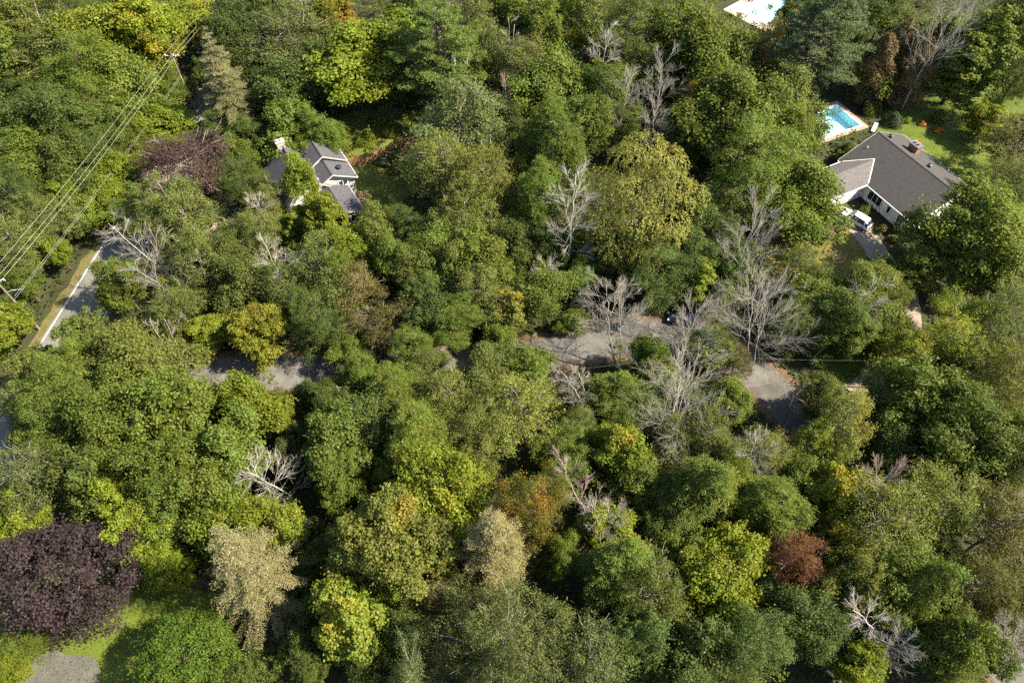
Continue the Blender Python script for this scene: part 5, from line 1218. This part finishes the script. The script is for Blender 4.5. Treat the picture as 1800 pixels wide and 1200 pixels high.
for k, (x, y, R, h, c, lab) in enumerate([(-20.6, 90.6, 1.3, 1.2, 'BC', 'blue-grey garden plant in front of the wooden fence'), (-18.6, 92.2, 1.1, 1.0, 'YG', 'light green garden plant at the bright end of the fence'), (-19, 88.8, 1.0, .6, 'BR', 'brownish garden clump in front of the wooden fence'),
        (-24.6, 96.2, 1.8, 1.1, 'YG', 'yellow-green weeds behind the wooden fence'), (-20.2, 98.6, 1.8, 1.1, 'OLY', 'olive weeds behind the fence\'s bright end'), (-28, 98.6, 1.6, 1.2, 'YL', 'bright weeds behind the left end of the fence'), (-23, 101, 1.8, 1.2, 'OLY', 'yellowish weeds farthest behind the wooden fence'), (-27, 94.4, 1.3, .9, 'YL', 'bright lime weeds just behind the grey-roofed house')]):
    shrub('garden_plant', x, y, R, h, G[c], lab, seed=20 + k, dens=.8)

# ------------------------------------------------------------------ undergrowth, grass, litter (uncountable)
def scatter(n, x0, x1, y0, y1, r): return np.stack([r.uniform(x0, x1, n), r.uniform(y0, y1, n)], 1)
r = np.random.default_rng(77)
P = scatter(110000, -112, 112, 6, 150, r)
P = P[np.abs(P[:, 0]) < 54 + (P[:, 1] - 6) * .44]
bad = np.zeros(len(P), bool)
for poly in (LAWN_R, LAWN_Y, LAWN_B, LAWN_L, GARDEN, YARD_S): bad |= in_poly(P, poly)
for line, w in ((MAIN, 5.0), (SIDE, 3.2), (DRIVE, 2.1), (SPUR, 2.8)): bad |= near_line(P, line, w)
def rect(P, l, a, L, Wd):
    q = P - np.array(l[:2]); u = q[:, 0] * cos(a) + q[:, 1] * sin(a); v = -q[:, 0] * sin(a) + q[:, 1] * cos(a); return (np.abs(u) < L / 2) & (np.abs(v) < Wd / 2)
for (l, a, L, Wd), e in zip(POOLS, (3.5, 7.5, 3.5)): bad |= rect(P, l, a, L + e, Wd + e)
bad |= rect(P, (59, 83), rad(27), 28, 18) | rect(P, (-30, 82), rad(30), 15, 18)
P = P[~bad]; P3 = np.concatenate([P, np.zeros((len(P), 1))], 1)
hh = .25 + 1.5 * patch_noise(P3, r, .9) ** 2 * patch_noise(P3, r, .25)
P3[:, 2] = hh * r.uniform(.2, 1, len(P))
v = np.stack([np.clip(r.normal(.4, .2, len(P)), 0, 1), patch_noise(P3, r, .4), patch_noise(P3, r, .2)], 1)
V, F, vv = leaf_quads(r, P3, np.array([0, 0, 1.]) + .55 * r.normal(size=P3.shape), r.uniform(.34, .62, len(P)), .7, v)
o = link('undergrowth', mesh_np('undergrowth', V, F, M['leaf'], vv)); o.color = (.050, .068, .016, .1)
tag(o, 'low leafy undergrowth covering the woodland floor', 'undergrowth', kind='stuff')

P = scatter(5200, -108, 108, 8, 148, r); P = P[np.abs(P[:, 0]) < 54 + (P[:, 1] - 6) * .44]; bad = np.zeros(len(P), bool)
for poly in (LAWN_R, LAWN_Y, LAWN_B, LAWN_L, GARDEN, YARD_S): bad |= in_poly(P, poly)
for line, w in ((MAIN, 7.2), (SIDE, 4.6), (DRIVE, 3.2), (SPUR, 3.6)): bad |= near_line(P, line, w)
for (l, a, L, Wd), e in zip(POOLS, (5.5, 9, 6)): bad |= rect(P, l, a, L + e, Wd + e)
bad |= rect(P, (59, 83), rad(27), 31, 22) | rect(P, (-30, 82), rad(30), 18, 22)
P = P[~bad][:1500]; Ps, Ns, Vs = [], [], []
for (x, y) in P:
    c = np.array([x, y, r.uniform(1.0, 6.5)]); q = r.uniform(.7, 1.5); n = int(38 * q * q) + 8; D = unit(r.normal(size=(n, 3)) + np.array([0, 0, .5]))
    Ps.append(c + D * np.array([1, 1, .7]) * q * np.abs(r.normal(.7, .25, (n, 1)))); Ns.append(D + .6 * r.normal(size=(n, 3))); tone = r.random()
    Vs.append(np.stack([np.clip(r.normal(.45, .2, n), 0, 1), np.full(n, tone), np.full(n, r.random() * .8)], 1))
V, F, vv = leaf_quads(r, np.concatenate(Ps), np.concatenate(Ns), r.uniform(.28, .48, sum(len(q) for q in Ps)), .65, np.concatenate(Vs))
o = link('understorey', mesh_np('understorey', V, F, M['leaf'], vv)); o.color = (.088, .112, .018, .08)
tag(o, 'leafy understorey of saplings filling gaps below the tree crowns', 'understorey', kind='stuff')

def grass(name, poly, n, col, label, seed, hgt=.10, aut=.12):
    r = np.random.default_rng(seed); a = np.array(poly); P = scatter(n, a[:, 0].min(), a[:, 0].max(), a[:, 1].min(), a[:, 1].max(), r); P = P[in_poly(P, poly)]
    bad = rect(P, POOLS[0][0], POOLS[0][1], 16, 9.5) | rect(P, (60.3, 82.4), rad(27), 13.2, 15.2) | near_line(P, DRIVE, 1.7) | near_line(P, SIDE, 2.7)
    P = P[~bad]; m = len(P); P3 = np.concatenate([P, r.uniform(.02, hgt, (m, 1))], 1)
    v = np.stack([np.clip(r.normal(.45, .2, m), 0, 1), patch_noise(P3, r, .5), patch_noise(P3, r, .3)], 1)
    V, F, vv = leaf_quads(r, P3, np.array([0, 0, .8]) + .7 * r.normal(size=P3.shape), r.uniform(.10, .24, m), .3, v)
    o = link(name, mesh_np(name, V, F, M['leaf'], vv)); o.color = (*col, aut); tag(o, label, 'grass', kind='stuff')
grass('grass', LAWN_R, 46000, (.066, .092, .011), 'green grass of the sunny lawn right of the bungalow', 1)
grass('grass', LAWN_Y, 9000, (.13, .11, .028), 'dry yellow grass left of the driveway', 2, aut=.1)
grass('grass', LAWN_B, 22000, (.085, .105, .012), 'green grass below the purple domed tree', 3)
grass('grass', LAWN_L, 14000, (.075, .09, .015), 'rough grass around the grey-roofed house', 4)
grass('grass', YARD_S, 5000, (.09, .10, .015), 'roadside grass right of the bend of the road', 5)
a, b = strip_pts(MAIN, 3.6, 6.2); grass('grass', [tuple(p) for p in a] + [tuple(p) for p in b[::-1]], 60000, (.095, .095, .022), 'dry grass of the verge left of the main road', 6, aut=.25)
a, b = strip_pts(SIDE, 2.6, 4.2); aa, bb = strip_pts(SIDE, -2.6, -4.2); r = np.random.default_rng(9)
def along(a, b, n): k = r.integers(0, len(a) - 1, n); t = r.random((n, 1)); u = r.random((n, 1)); p = a[k] + (a[k + 1] - a[k]) * t; q = b[k] + (b[k + 1] - b[k]) * t; return p + (q - p) * u
P = np.concatenate([along(a, b, 3500), along(aa, bb, 3500), along(*strip_pts(SIDE, -2.7, 2.7), 1500), along(*strip_pts(SIDE, 1.7, 2.8), 1800), along(*strip_pts(SIDE, -2.8, -1.7), 1800)]); m = len(P); P3 = np.concatenate([P, r.uniform(.018, .05, (m, 1))], 1)
v = np.stack([r.random(m), r.random(m), r.random(m)], 1); V, F, vv = leaf_quads(r, P3, np.array([0, 0, 1.]) + .25 * r.normal(size=P3.shape), r.uniform(.08, .2, m), .7, v)
o = link('fallen_leaves', mesh_np('fallen_leaves', V, F, M['leaf'], vv)); o.color = (.16, .09, .04, .2); tag(o, 'brown fallen leaves along the edges of the grey road', 'fallen leaves', kind='stuff')

# woods that go on beyond the frame, one mass
r = np.random.default_rng(31); Ps, Ns, Vs = [], [], []
def put(x, y):
    R, h = r.uniform(3.6, 6), r.uniform(12, 18); n = 1000; D = unit(r.normal(size=(n, 3)) + np.array([0, 0, .35])); e = envelope(r, 1, 1, .2)(D)
    P = D * np.array([R, R, h * .36]) * (e * r.uniform(.55, 1, n) ** .4)[:, None] + np.array([x, y, h * .62]); Ps.append(P); Ns.append(D + .5 * r.normal(size=(n, 3)))
    tone = r.random(); Vs.append(np.stack([np.clip(r.normal(.45, .2, n), 0, 1), np.full(n, tone), np.full(n, r.random())], 1))
for k in range(900):
    x, y = r.uniform(-150, 150), r.uniform(-20, 195); e = 56 + (y - 6) * .50
    inside = abs(x) < e + 5 and 3 < y < 157
    if inside or np.any(near_line(np.array([[x, y]]), MAIN, 8)) or np.any(near_line(np.array([[x, y]]), SIDE, 7)): continue
    if any(np.hypot(*(np.mean(q[:, :2], 0) - (x, y))) < 7.2 for q in Ps): continue
    if abs(x) > e + 26 or y > 190 or len(Ps) > 60: continue
    put(x, y)
V, F, vv = leaf_quads(r, np.concatenate(Ps), np.concatenate(Ns), r.uniform(.5, .85, sum(len(q) for q in Ps)), .7, np.concatenate(Vs))
o = link('surrounding_woods', mesh_np('surrounding_woods', V, F, M['leaf'], vv)); o.color = (.062, .082, .018, .15)
tag(o, 'leafy woods going on beyond the picture', 'woods', kind='stuff')
